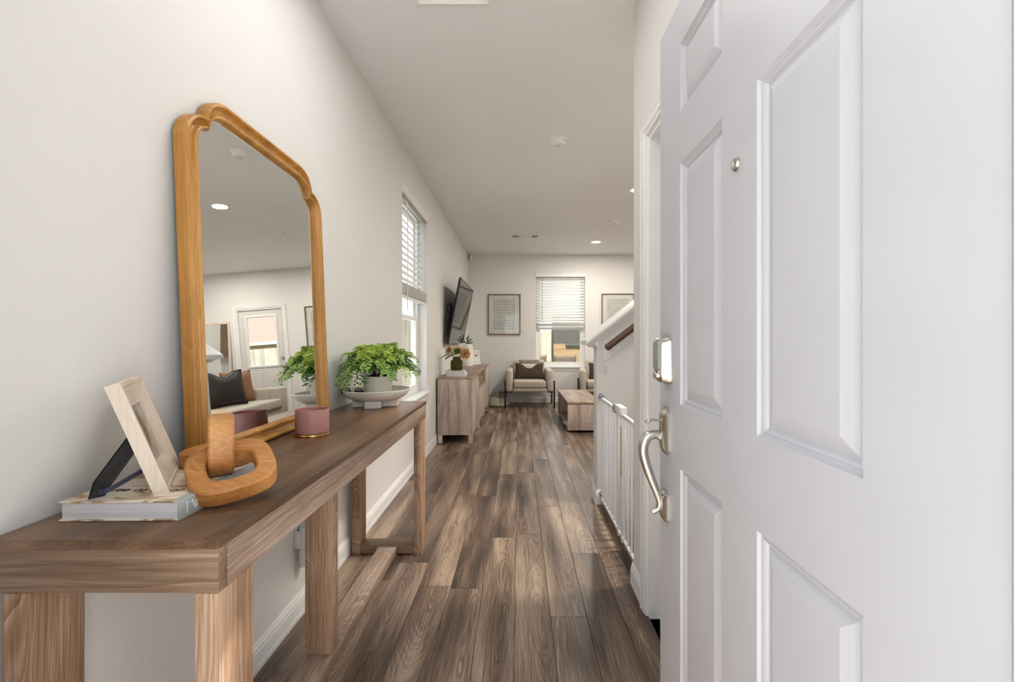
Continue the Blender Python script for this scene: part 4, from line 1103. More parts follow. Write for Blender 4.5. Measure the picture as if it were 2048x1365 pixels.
MB().lathe([(0.0, 0.009), (0.0655, 0.0125), (0.0655, 0.075), (0.0, 0.075)], 30, cap=False).build('water', plain('vase_water', '8a8432', 0.05, Transmission_Weight=0.8, IOR=1.33), vs)
bq = thing('dahlia_bouquet', (-0.728, 5.18, VZ + 0.010), 'bunch of cream and tan dahlias with green leaves in the olive vase', 'flowers')
def petalmat(nm, a, b): return leafmat(nm, a, b, b)
M_PC = petalmat('petal_cream', 'd9c59a', 'efe3c4'); M_PT = petalmat('petal_tan', 'b07a40', 'd0a066'); M_LV = leafmat('bouquet_leaf', '3c5220', '5d7a30', '85984c')
rq = random.Random(21)
def bloom(c, nrm, rad, inner, outer):
    nrm = Vector(nrm).normalized(); u = nrm.orthogonal().normalized(); w = nrm.cross(u)
    for (nm, lay, m_) in (('outer_petals', ((1.0, 16, 5), (0.86, 14, 22)), outer), ('inner_petals', ((0.7, 12, 40), (0.5, 10, 58), (0.3, 6, 75)), inner)):
        mb = MB()
        for (rr, cnt, el) in lay:
            for k in range(cnt):
                a = 2 * math.pi * (k + rr * 0.5) / cnt + rq.uniform(-.08, .08)
                d = (u * math.cos(a) + w * math.sin(a)) * math.cos(R(el)) + nrm * math.sin(R(el))
                t = nrm.cross(d).normalized(); L = rad * rr * rq.uniform(0.9, 1.08); wd = rad * 0.17
                nn = d.cross(t)
                p = Vector(c)
                mb.add([p, p + d*L*0.45 + t*wd + nn*0.004, p + d*L*0.8 + t*wd*0.9 + nn*0.002, p + d*L, p + d*L*0.8 - t*wd*0.9 + nn*0.002, p + d*L*0.45 - t*wd + nn*0.004, p + d*L*0.5 - nn*0.002],
                       [(0, 1, 6), (1, 2, 6), (2, 3, 6), (3, 4, 6), (4, 5, 6), (5, 0, 6)])
        mb.build(nm, m_, bq, smooth=False)
bl_pos = [((-0.075, -0.03, 0.222), (-0.55, -0.6, 0.55), 0.075, M_PT, M_PC), ((0.105, -0.045, 0.185), (0.5, -0.8, 0.2), 0.072, M_PT, M_PT), ((0.02, 0.05, 0.235), (0.15, 0.3, 1), 0.07, M_PC, M_PC), ((-0.03, 0.09, 0.215), (-0.4, 0.6, 0.5), 0.06, M_PC, M_PC)]
for (c, n_, r_, i_, o_) in bl_pos:
    bloom(c, n_, r_, i_, o_)
    MB().tube(bez([(c[0]*0.1, c[1]*0.1, 0.006), (c[0]*0.25, c[1]*0.25, 0.12), (c[0]*0.85, c[1]*0.85, c[2]-0.02), c], 4), 0.0028, 6).build('stem', plain('stem_green', '55602c', 0.5), bq)
def bigleaf(base, d, L, wd, sag):
    d = Vector(d).normalized(); s_ = d.cross(Vector((0, 0, 1))).normalized(); up = s_.cross(d)
    vs_ = []; prof = [(0, 0.02), (0.2, 0.75), (0.4, 1.0), (0.65, 0.8), (0.85, 0.4), (1.0, 0.02)]
    for t, w_ in prof:
        c = Vector(base) + d * L * t + Vector((0, 0, -sag * t * t))
        for q in (-1, 0, 1): vs_.append(c + s_ * wd * w_ * q + up * (0.006 if q else -0.003))
    fs = []
    for i in range(len(prof) - 1):
        for q in range(2): fs.append((i*3+q, i*3+q+1, i*3+q+4, i*3+q+3))
    MB().add(vs_, fs).build('leaf', M_LV, bq)
for (b, d, L, wd, sg) in (((-0.03, -0.03, 0.17), (-0.9, -0.35, 0.25), 0.17, 0.045, 0.09), ((0.0, -0.045, 0.17), (-0.15, -0.9, 0.7), 0.10, 0.05, 0.05), ((0.02, -0.035, 0.18), (0.25, -0.8, 0.8), 0.085, 0.045, 0.03), ((-0.03, -0.02, 0.16), (-0.8, -0.6, 0.1), 0.12, 0.04, 0.06), ((0.01, 0.0, 0.18), (0.1, -0.5, 1), 0.08, 0.04, 0.0)):
    bigleaf(b, d, L, wd, sg)
# white vase with sprig
wv = thing('white_ceramic_vase', (-0.815, 7.0, CZ1), 'tall matte white vase with shoulder behind the flowers', 'vase')
MB().lathe([(0.0, 0.0005), (0.085, 0.0005), (0.09, 0.006), (0.092, 0.22), (0.085, 0.245), (0.088, 0.262), (0.086, 0.31), (0.07, 0.338), (0.05, 0.345), (0.046, 0.352), (0.040, 0.352), (0.040, 0.33), (0, 0.32)], 36, cap=False).build('body', M_CERAM, wv)
sp = thing('eucalyptus_sprig', (-0.815, 7.0, CZ1 + 0.325), 'small grey green sprig in the tall white vase', 'plant')
mb = MB(); M_EU = leafmat('eucalyptus', '4a6450', '6d8a70', '93a892')
rs = random.Random(2)
for (ex, ey, ez) in ((0.06, -0.01, 0.10), (-0.05, -0.02, 0.07), (0.02, -0.04, 0.15), (0.08, 0.01, 0.05), (-0.01, 0.02, 0.12)):
    pth = bez([(0, 0, 0.0), (ex*0.4, ey*0.4, ez*0.6), (ex, ey, ez)], 5)
    MB().tube(pth, 0.0014, 5).build('twig', plain('twig', '5c5340', 0.6), sp)
    lb = MB()
    for p in pth[3:]:
        for q in range(3):
            leaflet(lb, p, Vector((rs.uniform(-1, 1), rs.uniform(-1, 1), rs.uniform(-0.3, 1))), Vector((rs.uniform(-1, 1), rs.uniform(-1, 1), 0.5)), rs.uniform(0.014, 0.022))
    lb.build('leaves', M_EU, sp, smooth=False)
# white photo frame at the far end of the cabinet
wf = thing('photo_frame', (-0.70, 7.40, CZ1 + 0.0012), 'white photo frame standing at the far end of the media cabinet', 'photo frame', rot=(0, 0, R(38)))
LM2 = Matrix.Rotation(R(13), 4, 'X')
def wr(ins, d): return [(-0.075 + ins, d, ins), (0.075 - ins, d, ins), (0.075 - ins, d, 0.25 - ins), (-0.075 + ins, d, 0.25 - ins)]
mb = MB().loft([wr(0, 0.018), wr(0, 0), wr(0.004, -0.004), wr(0.020, -0.004), wr(0.022, 0.004)], True, False); mb.add(wr(0, 0.018), [(0, 1, 2, 3)])
mb.xf(Matrix.Rotation(R(-13), 4, 'X')).build('frame', M_WHITEP, wf, smooth=False)
MB().add(wr(0.021, 0.003), [(0, 1, 2, 3)]).xf(Matrix.Rotation(R(-13), 4, 'X')).build('glazing', plain('photo_bright', 'e8ecec', 0.06, var=0.08), wf, smooth=False)
MB().add([(-0.02, 0.018, 0.17), (0.02, 0.018, 0.17), (0.03, 0.10, 0.0), (-0.03, 0.10, 0.0)], [(0, 1, 2, 3)]).build('easel', plain('easel_tan', 'b59a78', 0.7), wf, smooth=False)

# ------------------------------------------------------------------ television on its arm
tv = thing('television', (-0.78, 6.11, 1.52), 'flat black television tilted down on a wall arm above the cabinet', 'television', rot=(0, R(10.6), 0))
w2, h2 = 0.722, 0.418
def tr(ins, x, hh=h2, ww=w2): return [(x, -ww + ins, -hh + ins), (x, ww - ins, -hh + ins), (x, ww - ins, hh - ins), (x, -ww + ins, hh - ins)]
mb = MB().loft([tr(0.02, -0.028), tr(0.0, -0.014), tr(0.0, 0.0), tr(0.002, 0.002), tr(0.009, 0.002), tr(0.010, -0.001)], True, False); mb.add(tr(0.02, -0.028), [(0, 1, 2, 3)])
mb.build('housing', M_BLACKP, tv, smooth=False)
MB().add(tr(0.0095, -0.0005), [(0, 1, 2, 3)]).build('screen', plain('tv_screen', '0c0c0e', 0.06, var=0.0, IOR=1.9), tv, smooth=False)
MB().box(-0.058, -0.028, -0.38, 0.38, -0.33, 0.02).build('rear_housing', M_BLACKP, tv, bevel=0.012)
bz = thing('television_bracket', (WL, 6.11, 1.52), 'black metal wall bracket holding the television', 'bracket')
MB().box(0.0005, 0.012, -0.12, 0.12, -0.16, 0.16).build('wall_plate', M_BLACK, bz, bevel=0.003)
for y in (-0.3, 0.3):
    MB().tube([(0.052 , y, -0.16), (0.105, y, 0.10), (0.112, y, 0.13)], 0.012, 4).build('vertical_arm', M_BLACK, bz)
MB().tube([(0.012, 0, 0.06), (0.06, 0, 0.06), (0.085, 0, 0.06)], 0.016, 8).build('arm', M_BLACK, bz)
MB().tube([(0.085, -0.31, 0.06), (0.085, 0.31, 0.06)], 0.009, 6).build('cross_bar', M_BLACK, bz)
MB().tube(bez([(0.09, -0.45, 0.05), (0.03, -0.5, 0.10), (0.018, -0.5, 0.05), (0.03, -0.49, 0.0), (0.06, -0.47, -0.02), (0.03, -0.46, -0.12), (0.02, -0.46, -0.3)], 5), 0.005, 6).build('cable', M_BLACK, bz)

# ------------------------------------------------------------------ framed prints on the far wall
g = N('dot_print'); s = g.sep(g.coord())
cu = g.math('MULTIPLY', g.math('ADD', s[0], 0.20), 13 / 0.40); cv = g.math('MULTIPLY', g.math('ADD', s[2], 0.28), 15 / 0.56)
fu = g.math('SUBTRACT', g.math('FRACT', cu), 0.5); fv = g.math('SUBTRACT', g.math('FRACT', cv), 0.5)
wnz = g.new('ShaderNodeTexWhiteNoise', noise_dimensions='2D'); g.link(g.comb(g.math('FLOOR', cu), g.math('FLOOR', cv), 0), wnz.inputs['Vector'])
rv = wnz.outputs['Value']
an = g.math('MULTIPLY', rv, 31.4)
dd = g.math('SQRT', g.math('ADD', g.math('MULTIPLY', fu, fu), g.math('MULTIPLY', g.math('MULTIPLY', fv, fv), g.math('ADD', 0.5, rv))))
dot = g.math('LESS_THAN', dd, g.math('ADD', 0.19, g.math('MULTIPLY', rv, 0.14)))
ins = g.math('MULTIPLY', g.math('MULTIPLY', g.math('GREATER_THAN', cu, 0.0), g.math('LESS_THAN', cu, 13.0)), g.math('MULTIPLY', g.math('GREATER_THAN', cv, 0.0), g.math('LESS_THAN', cv, 15.0)))
inkc = g.ramp(rv, [(0.1, '2e2b2a'), (0.5, '6d625e'), (0.9, '3a3330')])
g.set(Base_Color=g.mix(g.math('MULTIPLY', dot, ins), g.ramp(g.noise(g.coord(), 6.0), [(0.3, 'dcd8d4'), (0.7, 'e4e0dc')]), inkc), Roughness=0.7)
M_PRINT = g.m
def framed(x, z, label):
    t = thing('framed_print', (x, FAR, z), label, 'picture', group='dot pattern prints')
    W, Hh = 0.302, 0.376
    def q(ins, y): return [(-W + ins, y, -Hh + ins), (W - ins, y, -Hh + ins), (W - ins, y, Hh - ins), (-W + ins, y, Hh - ins)]
    MB().loft([q(0, -0.0005), q(0, -0.028), q(0.016, -0.028), q(0.016, -0.012)], True, False).build('frame', M_WALNUT, t, smooth=False)
    MB().box(-W + 0.016, W - 0.016, -0.014, -0.012, -Hh + 0.016, Hh - 0.016).build('print', M_PRINT, t, smooth=False)
    MB().box(-W + 0.016, W - 0.016, -0.0195, -0.018, -Hh + 0.016, Hh - 0.016).build('glazing', M_GLASS, t, smooth=False)
framed(-0.265, 1.633, 'walnut framed sheet of small dots left of the far window')
framed(1.845, 1.643, 'walnut framed sheet of small dots right of the far window')

# ------------------------------------------------------------------ armchairs and cushions
def cushion(name, w, h, t, mat, loc, rot, label, chop=0.0, group=None, cat='pillow', subd=0):
    th = thing(name, loc, label, cat, rot=rot, group=group)
    def surf(sg):
        def f(u, v):
            x = u * 2 - 1; z = v * 2 - 1
            ed = (1 - abs(x) ** 2.6) * (1 - abs(z) ** 2.6)
            k = 1 - 0.055 * (1 - abs(x) ** 2) * abs(z) ** 6 ; k2 = 1 - 0.055 * (1 - abs(z) ** 2) * abs(x) ** 6
            dz = -chop * max(0, z) ** 1.5 * math.exp(-(x / 0.38) ** 2)
            wr_ = 0.006 * math.sin(9 * x + 4 * z) * ed
            return (x * w / 2 * k2, sg * (t / 2 * max(ed, 0) ** 0.55 + wr_ * 0.5), h / 2 * (z * k + 1) + dz * h)
        return f
    mb = MB(); mb.grid(surf(-1), 17, 17); mb.grid(surf(1), 17, 17)
    o = mb.build('cover', mat, th, ang=180)
    bm = bmesh.new(); bm.from_mesh(o.data); bmesh.ops.remove_doubles(bm, verts=bm.verts, dist=0.0008)
    bmesh.ops.recalc_face_normals(bm, faces=bm.faces); bm.to_mesh(o.data); bm.free()
    # piped seam around the edge
    n = 16; pts = []
    for k in range(4 * n):
        e = k / n; i = int(e); f_ = e - i
        x, z = [(-1 + 2*f_, -1), (1, -1 + 2*f_), (1 - 2*f_, 1), (-1, 1 - 2*f_)][i]
        p = surf(1)((x + 1) / 2, (z + 1) / 2); pts.append((p[0], 0, p[2]))
    MB().tube(pts + pts[:1], 0.0045, 6).build('piping', mat, th)
    return th
def armchair(loc, rz, label):
    t = thing('armchair', loc, label, 'armchair', rot=(0, 0, rz), group='beige armchairs by the far window')
    # local: front faces -Y, width along X
    MB().box(-0.28, 0.28, -0.355, 0.30, 0.285, 0.345).build('seat_base', M_BOUCLE, t, bevel=0.02, bseg=3)
    for s_ in (-1, 1):
        pr = []
        for (y, z) in ((-0.36, 0.285), (0.33, 0.285), (0.33, 0.655), (-0.36, 0.655)): pr.append((y, z))
        mb = MB().box(min(s_*0.285, s_*0.40), max(s_*0.285, s_*0.40), -0.36, 0.30, 0.285, 0.66)
        mb.build('arm', M_BOUCLE, t, bevel=0.045, bseg=4)
    mb = MB(); mb.hexa([(-0.29, 0.20, 0.33), (0.29, 0.20, 0.33), (0.29, 0.34, 0.30), (-0.29, 0.34, 0.30), (-0.285, 0.265, 0.80), (0.285, 0.265, 0.80), (0.285, 0.385, 0.80), (-0.285, 0.385, 0.80)])
    mb.build('backrest', M_BOUCLE, t, bevel=0.035, bseg=4)
    mb = MB().box(-0.275, 0.275, -0.375, 0.20, 0.350, 0.475); mb.build('seat_cushion', fabric('seat_cloth', 'b4a797', 'cfc3b4', 900), t, bevel=0.035, bseg=4)
    for sx in (-1, 1):
        for (sy, y) in ((-1, -0.30), (1, 0.26)):
            MB().box(min(sx*0.402, sx*0.430), max(sx*0.402, sx*0.430), y - 0.014, y + 0.014, 0.0, 0.47).build('leg', M_BLACK, t, bevel=0.002)
        MB().box(min(sx*0.29, sx*0.424), max(sx*0.29, sx*0.424), -0.312, -0.288, 0.268, 0.284).build('bracket', M_BLACK, t, bevel=0.002)
    return t
A1 = (0.19, 7.76, 0.0); A2 = (1.47, 7.70, 0.0)
armchair(A1, 0.0, 'beige armchair with thin black legs in front of the far window')
armchair(A2, R(-7), 'beige armchair with thin black legs, partly hidden by the stair wall')
cushion('throw_pillow', 0.38, 0.24, 0.08, M_CREAM, (0.19, 7.86, 0.50), (R(-16), 0, 0), 'cream lumbar pillow with grey band on the armchair left of the window', group='armchair pillows', cat='pillow')
cushion('throw_pillow', 0.50, 0.29, 0.12, M_BROWN, (0.19, 7.70, 0.479), (R(-22), 0, 0), 'dark brown chopped pillow on the armchair left of the window', chop=0.42, group='armchair pillows')
cushion('throw_pillow', 0.50, 0.29, 0.12, M_BROWN, (1.475, 7.64, 0.479), (R(-20), 0, R(-7)), 'dark brown pillow on the armchair behind the stair wall', chop=0.25, group='armchair pillows')
cushion('throw_pillow', 0.36, 0.10, 0.06, M_GREYF, (0.19, 7.945, 0.70), (R(-14), 0, 0), 'grey folded lumbar pillow at the top of the first armchair', group='armchair pillows')

# ------------------------------------------------------------------ coffee table
ct = thing('coffee_table', (0.83, 6.2, 0), 'low greige oak coffee table with open lower shelf', 'coffee table')
KX0, KX1, KY0_, KY1_, KH = 0.612, 1.05, 5.50, 6.86, 0.385
MB().box(KX0, KX1, KY0_, KY1_, KH - 0.03, KH).build('table_top', M_CABTOP, ct, world=True, bevel=0.003)
M_CT = M_CAB
MB().box(KX0 + 0.004, KX1 - 0.004, KY0_ + 0.004, KY0_ + 0.03, 0.03, KH - 0.0302).build('end_panel', M_CT, ct, world=True, bevel=0.002)
MB().box(KX0 + 0.004, KX1 - 0.004, KY1_ - 0.03, KY1_ - 0.004, 0.03, KH - 0.0302).build('end_panel', M_CT, ct, world=True, bevel=0.002)
MB().box(KX0 + 0.004, KX1 - 0.004, KY0_ + 0.03, KY1_ - 0.03, 0.03, 0.055).build('lower_shelf', M_CABTOP, ct, world=True, bevel=0.002)
MB().box(KX0 + 0.20, KX0 + 0.22, KY0_ + 0.03, KY1_ - 0.03, 0.055, KH - 0.0302).build('centre_panel', M_CT, ct, world=True)
for xx in (KX0 + 0.05, KX1 - 0.05):
    for yy in (KY0_ + 0.05, KY1_ - 0.05):
        MB().lathe([(0.0, 0.0), (0.018, 0.0), (0.022, 0.0295), (0, 0.0295)], 14, (xx, yy, 0), cap=False).build('foot', M_BLACK, ct, world=True)
mg = thing('magazine', (0.70, 5.78, 0.0555), 'white magazine lying on the lower shelf of the coffee table', 'magazine', rot=(0, 0, R(12)))
MB().box(-0.08, 0.08, -0.15, 0.15, 0.0003, 0.012).build('pages', M_PAPER, mg)
MB().box(-0.081, 0.081, -0.151, 0.151, 0.0122, 0.0135).build('cover', M_BW, mg)

# fabric bag on the floor beside the cabinet
bg = thing('fabric_bag', (-0.36, 7.74, 0), 'crumpled cream and tan fabric bag on the floor by the media cabinet', 'bag')
def bag(u, v):
    a = 2 * math.pi * u; z = v
    rr = (0.17 + 0.03 * math.sin(3 * a + 1) + 0.015 * math.sin(7 * a)) * (1 - 0.25 * z - 0.5 * max(0, z - 0.8)) * (0.82 if v < 0.02 else 1)
    zz = 0.19 * z + 0.02 * math.sin(2 * a) * z
    return (rr * math.cos(a), rr * 0.8 * math.sin(a), 0.001 + zz)
mb = MB(); mb.grid(bag, 36, 9, closeu=True); mb.f.append(tuple(range(36)))
mb.build('body', M_CREAM, bg)
mb = MB(); mb.grid(lambda u, v: tuple(Vector(bag(u, 0.82 + 0.3 * v)) * 1.0 + Vector((0, 0, 0.02 * v + 0.012 * math.sin(14 * math.pi * u) * v))), 36, 4, closeu=True)
mb.build('folded_rim', M_GREYF, bg)

# ------------------------------------------------------------------ sofa corner (seen in the mirror)
sf = thing('sofa', (2.62, 6.15, 0), 'light beige sofa facing the television, reflected in the arched mirror', 'sofa', rot=(0, 0, 0))
SX0, SX1, SY0, SY1 = 2.14, 3.08, 4.75, 7.32
M_SOFA = fabric('sofa_linen', 'aca497', 'c9c1b4', 900)
MB().box(SX0 + 0.02, SX1, SY0, SY1, 0.09, 0.30).build('base', M_SOFA, sf, world=True, bevel=0.02, bseg=3)
for (a, b) in ((SY0, SY0 + 0.18), (SY1 - 0.18, SY1)):
    MB().box(SX0, SX1, a, b, 0.095, 0.63).build('arm', M_SOFA, sf, world=True, bevel=0.03, bseg=3)
MB().box(SX1 - 0.20, SX1, SY0 + 0.181, SY1 - 0.181, 0.30, 0.80).build('backrest', M_SOFA, sf, world=True, bevel=0.04, bseg=3)
sl = (SY1 - SY0 - 0.364) / 2
for i in range(2):
    MB().box(SX0 - 0.01, SX1 - 0.20, SY0 + 0.183 + sl * i, SY0 + 0.181 + sl * (i + 1) - 0.002, 0.302, 0.45).build('seat_cushion', M_SOFA, sf, world=True, bevel=0.035, bseg=4)
    MB().box(SX1 - 0.36, SX1 - 0.19, SY0 + 0.19 + sl * i, SY0 + 0.175 + sl * (i + 1), 0.452, 0.83).build('back_cushion', M_SOFA, sf, world=True, bevel=0.06, bseg=4)
for xx in (SX0 + 0.08, SX1 - 0.08):
    for yy in (SY0 + 0.08, SY1 - 0.08):
        MB().lathe([(0.0, 0.0), (0.018, 0.0), (0.025, 0.0898), (0, 0.0898)], 12, (xx, yy, 0), cap=False).build('leg', M_WALNUT, sf, world=True)
cushion('throw_pillow', 0.50, 0.50, 0.15, M_RUST, (2.66, 6.93, 0.455), (R(-12), 0, R(-68)), 'brown speckled square pillow against the far arm of the sofa', chop=0.12, group='sofa pillows')
cushion('throw_pillow', 0.56, 0.54, 0.16, M_DARKV, (2.54, 6.42, 0.455), (R(-14), 0, R(-58)), 'very dark velvet pillow on the sofa', chop=0.16, group='sofa pillows')
cushion('throw_pillow', 0.50, 0.50, 0.15, M_TAN, (2.55, 5.75, 0.455), (R(-18), 0, R(-72)), 'tan pillow on the near half of the sofa', chop=0.12, group='sofa pillows')
tw = thing('throw_blanket', (2.4, 5.5, 0.45), 'tan throw blanket folded over the sofa seat', 'blanket')
def thr(u, v):
    x = u; zz = 0.012 + 0.01 * math.sin(8 * v * math.pi) * 0.5
    if x < 0.75: px, pz = 0.30 - 0.62 * x, 0.018 + zz
    else: px, pz = 0.30 - 0.62 * 0.75 - 0.125 - 0.0 * x, 0.018 - (x - 0.75) * 0.9
    return (px, -0.3 + 0.6 * v + 0.02 * math.sin(5 * u), pz)
mb = MB(); mb.grid(thr, 20, 14); bo = mb.build('cloth', M_THROW, tw)
md = bo.modifiers.new('thick', 'SOLIDIFY'); md.thickness = 0.008; md.offset = 1

# kitchen run on the right wall (caught in the floor mirror)
def kitchen_unit(name, y0, y1, x0, z0, z1, mat, label, group):
    t = thing(name, (x0, (y0 + y1) / 2, z0), label, 'cabinet', group=group)
    MB().box(x0, RR - 0.001, y0 + 0.001, y1 - 0.001, z0, z1).build('body', mat, t, world=True)
    ym = (y0 + y1) / 2
    for a, b, s_ in ((y0 + 0.004, ym - 0.002, 1), (ym + 0.002, y1 - 0.004, -1)):
        d = MB().box(x0 - 0.019, x0 - 0.0003, a, b, z0 + 0.004 + (0.1 if z0 < 0.1 else 0), z1 - 0.004).build('door', mat, t, world=True, bevel=0.002)
        hy = b - 0.03 if s_ > 0 else a + 0.03
        hz_ = z0 + 0.12 if z0 > 1 else z1 - 0.12
        MB().tube([(x0 - 0.04, hy, hz_ - 0.06), (x0 - 0.04, hy, hz_ + 0.06)], 0.005, 8).build('handle', M_BLACK, d, world=True)
M_KW = wood('kitchen_oak', '7d6552', '9c826c', 'b39a84', 'Z', rings=45, wob=0.05, fine=0.5, rough=0.5, contrast=0.7)
M_KP = plain('kitchen_white', 'e9e9e7', 0.4, var=0.01)
kl = ('next to the garden door end', 'in the middle of the run', 'at the stair end')
for i in range(3):
    ya_ = 6.9 - 0.8 * (i + 1)
    kitchen_unit('wall_cabinet', ya_, ya_ + 0.8, 4.26, 1.40, 2.30, M_KW, 'taupe wood kitchen wall cabinet ' + kl[i], 'kitchen wall cabinets')
    kitchen_unit('base_cabinet', ya_, ya_ + 0.8, 4.02, 0.0, 0.87, M_KP, 'white kitchen base cabinet ' + kl[i], 'kitchen base cabinets')
kt = MB().box(3.98, RR - 0.001, 4.49, 6.91, 0.8705, 0.91).build('kitchen_worktop', M_KP, bevel=0.004)
tag(kt, 'white kitchen worktop along the right living room wall', 'worktop')
# leaning floor mirror by the garden door
fm = thing('floor_mirror', (3.90, FAR - 0.12, 0.0), 'tall pale framed floor mirror leaning beside the garden door', 'mirror', rot=(R(-3.5), 0, 0))
def fr(ins, y): return [(-0.34 + ins, y, ins), (0.34 - ins, y, ins), (0.34 - ins, y, 1.85 - ins), (-0.34 + ins, y, 1.85 - ins)]
mb = MB().loft([fr(0, 0.02), fr(0, -0.012), fr(0.035, -0.012), fr(0.037, -0.002)], True, False); mb.add(fr(0, 0.02), [(0, 1, 2, 3)])
mb.build('frame', M_PALE, fm, smooth=False)
MB().add(fr(0.036, -0.003), [(0, 1, 2, 3)]).build('mirror_glass', M_MIRROR, fm, smooth=False)

# ------------------------------------------------------------------ outdoors
g = N('lawn'); o = g.coord()
g.set(Base_Color=g.ramp(g.noise(o, 3.0, 6.0, 0.7), [(0.3, '41492a'), (0.55, '5b6338'), (0.8, '787d50')]), Roughness=0.95)
lawn = MB().box(-14, 30, FAR + 3.2, 60, -0.3, -0.12).build('lawn', g.m, smooth=False); tag(lawn, 'sunlit green lawn behind the house', 'grass', kind='stuff')
M_CONC = plain('concrete', 'cbc8c2', 0.85, bump=0.3, bscale=80)
st('patio', MB().box(-6, 12, FAR + 0.17, FAR + 3.2, -0.25, -0.08), M_CONC, 'pale concrete patio outside the far window', 'patio', smooth=False)
st('porch', MB().box(-6, 6, -8, 0.199, -0.25, -0.02), M_CONC, 'unseen pale concrete front porch, added to bounce light through the doorway', 'porch', smooth=False)  # slab behind the camera, put in to bounce daylight indoors
st('side_yard', MB().box(-6, WL - 0.16, 0.2, FAR + 0.16, -0.3, -0.12), M_CONC, 'pale gravel strip outside the left window', 'ground', smooth=False)
M_FENCE = [wood('fence_%d' % i, a, b, c, 'Z', rings=30, wob=0.05, fine=0.5, rough=0.9, objvar=0.3, contrast=0.6) for i, (a, b, c) in enumerate((('837c70', '9a9386', 'aea799'), ('6b6459', '827a6e', '978f82')))]
def fence(name, x0, x1, y, h, label, axis='Y', mat=None, bw_=0.14):
    t = thing(name, ((x0 + x1) / 2, y, -0.12) if axis == 'Y' else (y, (x0 + x1) / 2, -0.119), label, 'fence')
    L = x1 - x0; n = int(L / (bw_ + 0.004)); src = None
    for k in range(n):
        u = -L / 2 + (k + 0.5) * (bw_ + 0.004)
        mb = MB()
        pl_ = [(-bw_/2, 0), (bw_/2, 0), (bw_/2, h - 0.03), (bw_/2 - 0.03, h), (-bw_/2 + 0.03, h), (-bw_/2, h - 0.03)]
        if src is None:
            src = mb.prism(pl_, 'Y' if axis == 'Y' else 'X', -0.01, 0.01).build('picket', mat or M_FENCE[0], t, smooth=False)
            src.location = (u, 0, 0) if axis == 'Y' else (0, u, 0)
        else: part(None, src, t, (u, 0, 0) if axis == 'Y' else (0, u, 0), name='picket')
    for z in (0.3, 0.95, 1.6):
        mb = MB().box(-L/2, L/2, 0.011, 0.05, z, z + 0.09) if axis == 'Y' else MB().box(-0.05, -0.011, -L/2, L/2, z, z + 0.09)
        mb.build('rail', mat or M_FENCE[0], t, smooth=False)
    return t
fence('board_fence', -3.0, 21.0, 26.0, 1.85, 'weathered board fence at the back of the garden')
fence('side_fence', 2.4, 24.0, -2.7, 1.85, 'weathered board fence outside the left window', axis='X')
# post and shed seen through the far window
pt = thing('fence_post', (1.27, 25.9, -0.12), 'square fence post standing in front of the back fence', 'post')
MB().box(-0.06, 0.06, -0.06, 0.06, 0, 1.62).build('shaft', M_FENCE[1], pt, bevel=0.006)
MB().add([(-0.08, -0.08, 1.62), (0.08, -0.08, 1.62), (0.08, 0.08, 1.62), (-0.08, 0.08, 1.62), (0, 0, 1.70)], [(0, 3, 2, 1), (0, 1, 4), (1, 2, 4), (2, 3, 4), (3, 0, 4)]).build('post_cap', M_FENCE[1], pt, smooth=False)
sh = thing('garden_shed', (3.4, 24.1, -0.12), 'garden shed of tan horizontal boards with dark upper siding', 'shed')
M_TANB = wood('tan_board', '6f5a42', '826a4d', '917a5e', 'X', rings=20, wob=0.03, fine=0.5, rough=0.8, contrast=0.5, objvar=0.25)
M_DARKB = plain('dark_siding', '3d3a36', 0.8, var=0.15)
MB().box(-1.45, 1.45, 0.02, 1.6, 0, 2.3).build('core', M_DARKB, sh, smooth=False)
src = None
for k in range(8):
    m = MB().box(-1.48, 1.48, -0.012, 0.018, 0.002, 0.128)
    if src is None: src = m.build('board', M_TANB, sh, bevel=0.004, bseg=1); src.location = (0, 0, 0.0)
    else: part(None, src, sh, (0, 0, 0.132 * k), name='board')
src = None
for k in range(20):
    m = MB().box(-0.07, 0.07, -0.012, 0.018, 1.062, 2.3)
    if src is None: src = m.build('dark_board', M_DARKB, sh, smooth=False); src.location = (-1.40, 0, 0)
    else: part(None, src, sh, (-1.40 + 0.146 * k, 0, 0), name='dark_board')
MB().box(-0.82, 1.3, -0.10, -0.013, 0.87, 1.05).build('ledge', plain('dark_ledge', '33312e', 0.6), sh, bevel=0.03)
MB().hexa([(-1.46, -0.1, 2.3), (1.46, -0.1, 2.3), (1.46, 1.7, 2.3), (-1.46, 1.7, 2.3), (-1.46, 0.7, 2.7), (1.46, 0.7, 2.7), (1.46, 0.9, 2.7), (-1.46, 0.9, 2.7)]).build('roof', plain('shed_roof', '4a4744', 0.9), sh, smooth=False)
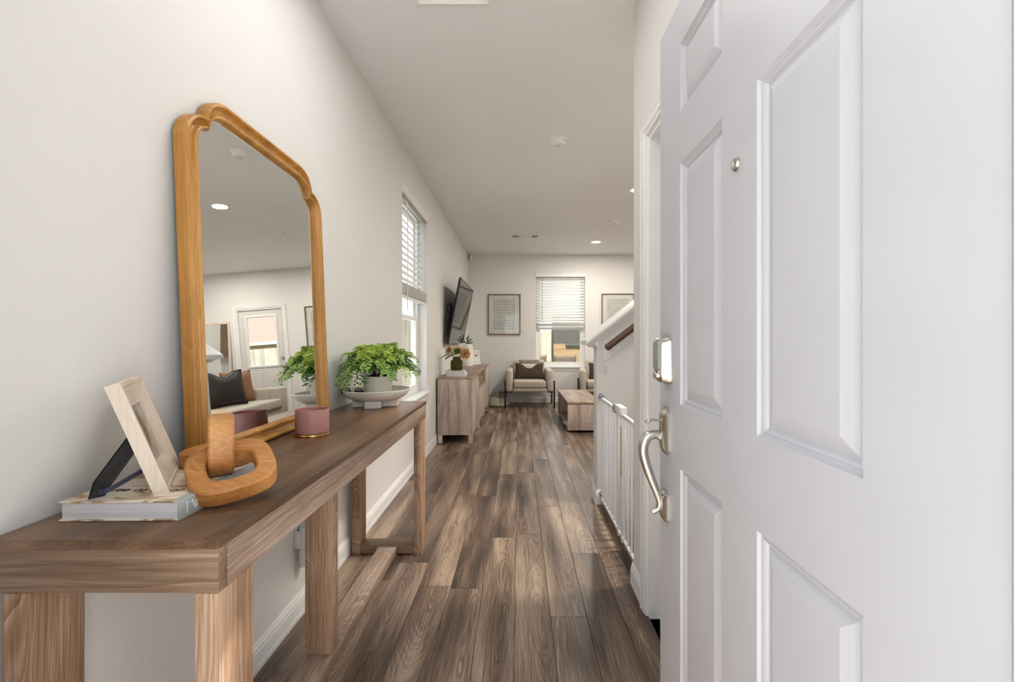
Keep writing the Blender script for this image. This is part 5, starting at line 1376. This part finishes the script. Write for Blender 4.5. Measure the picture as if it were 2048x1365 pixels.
# patio chairs
M_SLING = fabric('sling_mesh', '54473b', '6b5c4e', 500)
def patio_chair(x, y, rz, label):
    t = thing('patio_chair', (x, y, -0.08), label, 'chair', rot=(0, 0, rz), group='patio chairs')
    # back towards the house (-Y)
    mb = MB(); mb.grid(lambda u, v: (-0.25 + 0.5 * u, -0.22 - 0.16 * v + 0.015 * math.sin(math.pi * u), 0.42 + 0.44 * v), 9, 7)
    o = mb.build('backrest', M_SLING, t); md = o.modifiers.new('t', 'SOLIDIFY'); md.thickness = 0.006
    mb = MB(); mb.grid(lambda u, v: (-0.25 + 0.5 * u, -0.22 + 0.46 * v, 0.42 - 0.02 * math.sin(math.pi * v)), 7, 7)
    o = mb.build('seat', M_SLING, t); md = o.modifiers.new('t', 'SOLIDIFY'); md.thickness = 0.006
    for s_ in (-1, 1):
        MB().tube([(s_ * 0.262, -0.39, 0.87), (s_ * 0.262, -0.22, 0.42), (s_ * 0.262, 0.25, 0.42), (s_ * 0.262, 0.27, 0.0)], 0.012, 8).build('side_frame', plain('patio_metal', '4f463d', 0.5), t)
        MB().tube([(s_ * 0.262, -0.26, 0.50), (s_ * 0.262, -0.34, 0.0)], 0.012, 8).build('leg', plain('patio_metal', '4f463d', 0.5), t)
        MB().tube([(s_ * 0.275, -0.30, 0.62), (s_ * 0.275, 0.22, 0.62), (s_ * 0.262, 0.24, 0.42)], 0.012, 8).build('armrest', plain('patio_metal', '4f463d', 0.5), t)
patio_chair(1.13, 11.05, 0.0, 'brown sling patio chair in the middle of the far window view')
patio_chair(0.38, 11.0, R(4), 'brown sling patio chair cut by the left edge of the far window')
# neighbour house roof above the fence (seen in the mirror through the garden door)
nh = thing('neighbour_house', (18.0, 34.0, -0.12), 'neighbouring house with pale shingle roof beyond the back fence', 'house')
MB().box(-7, 7, 0, 8, 0, 2.6).build('wall', plain('brick_tan', 'b9a08c', 0.9), nh, smooth=False)
M_SHING = plain('shingle_tan', '75645c', 0.9, bump=0.5, bscale=30, var=0.12)
MB().add([(-7.6, -0.6, 2.5), (7.6, -0.6, 2.5), (7.6, 8.6, 2.5), (-7.6, 8.6, 2.5), (-2.5, 4, 6.6), (2.5, 4, 6.6)], [(0, 1, 5, 4), (1, 2, 5), (2, 3, 4, 5), (3, 0, 4), (0, 3, 2, 1)]).build('roof', M_SHING, nh, smooth=False)
MB().box(-7.6, 7.6, -0.7, -0.55, 2.32, 2.52).build('gutter', M_WHITEP, nh, smooth=False)
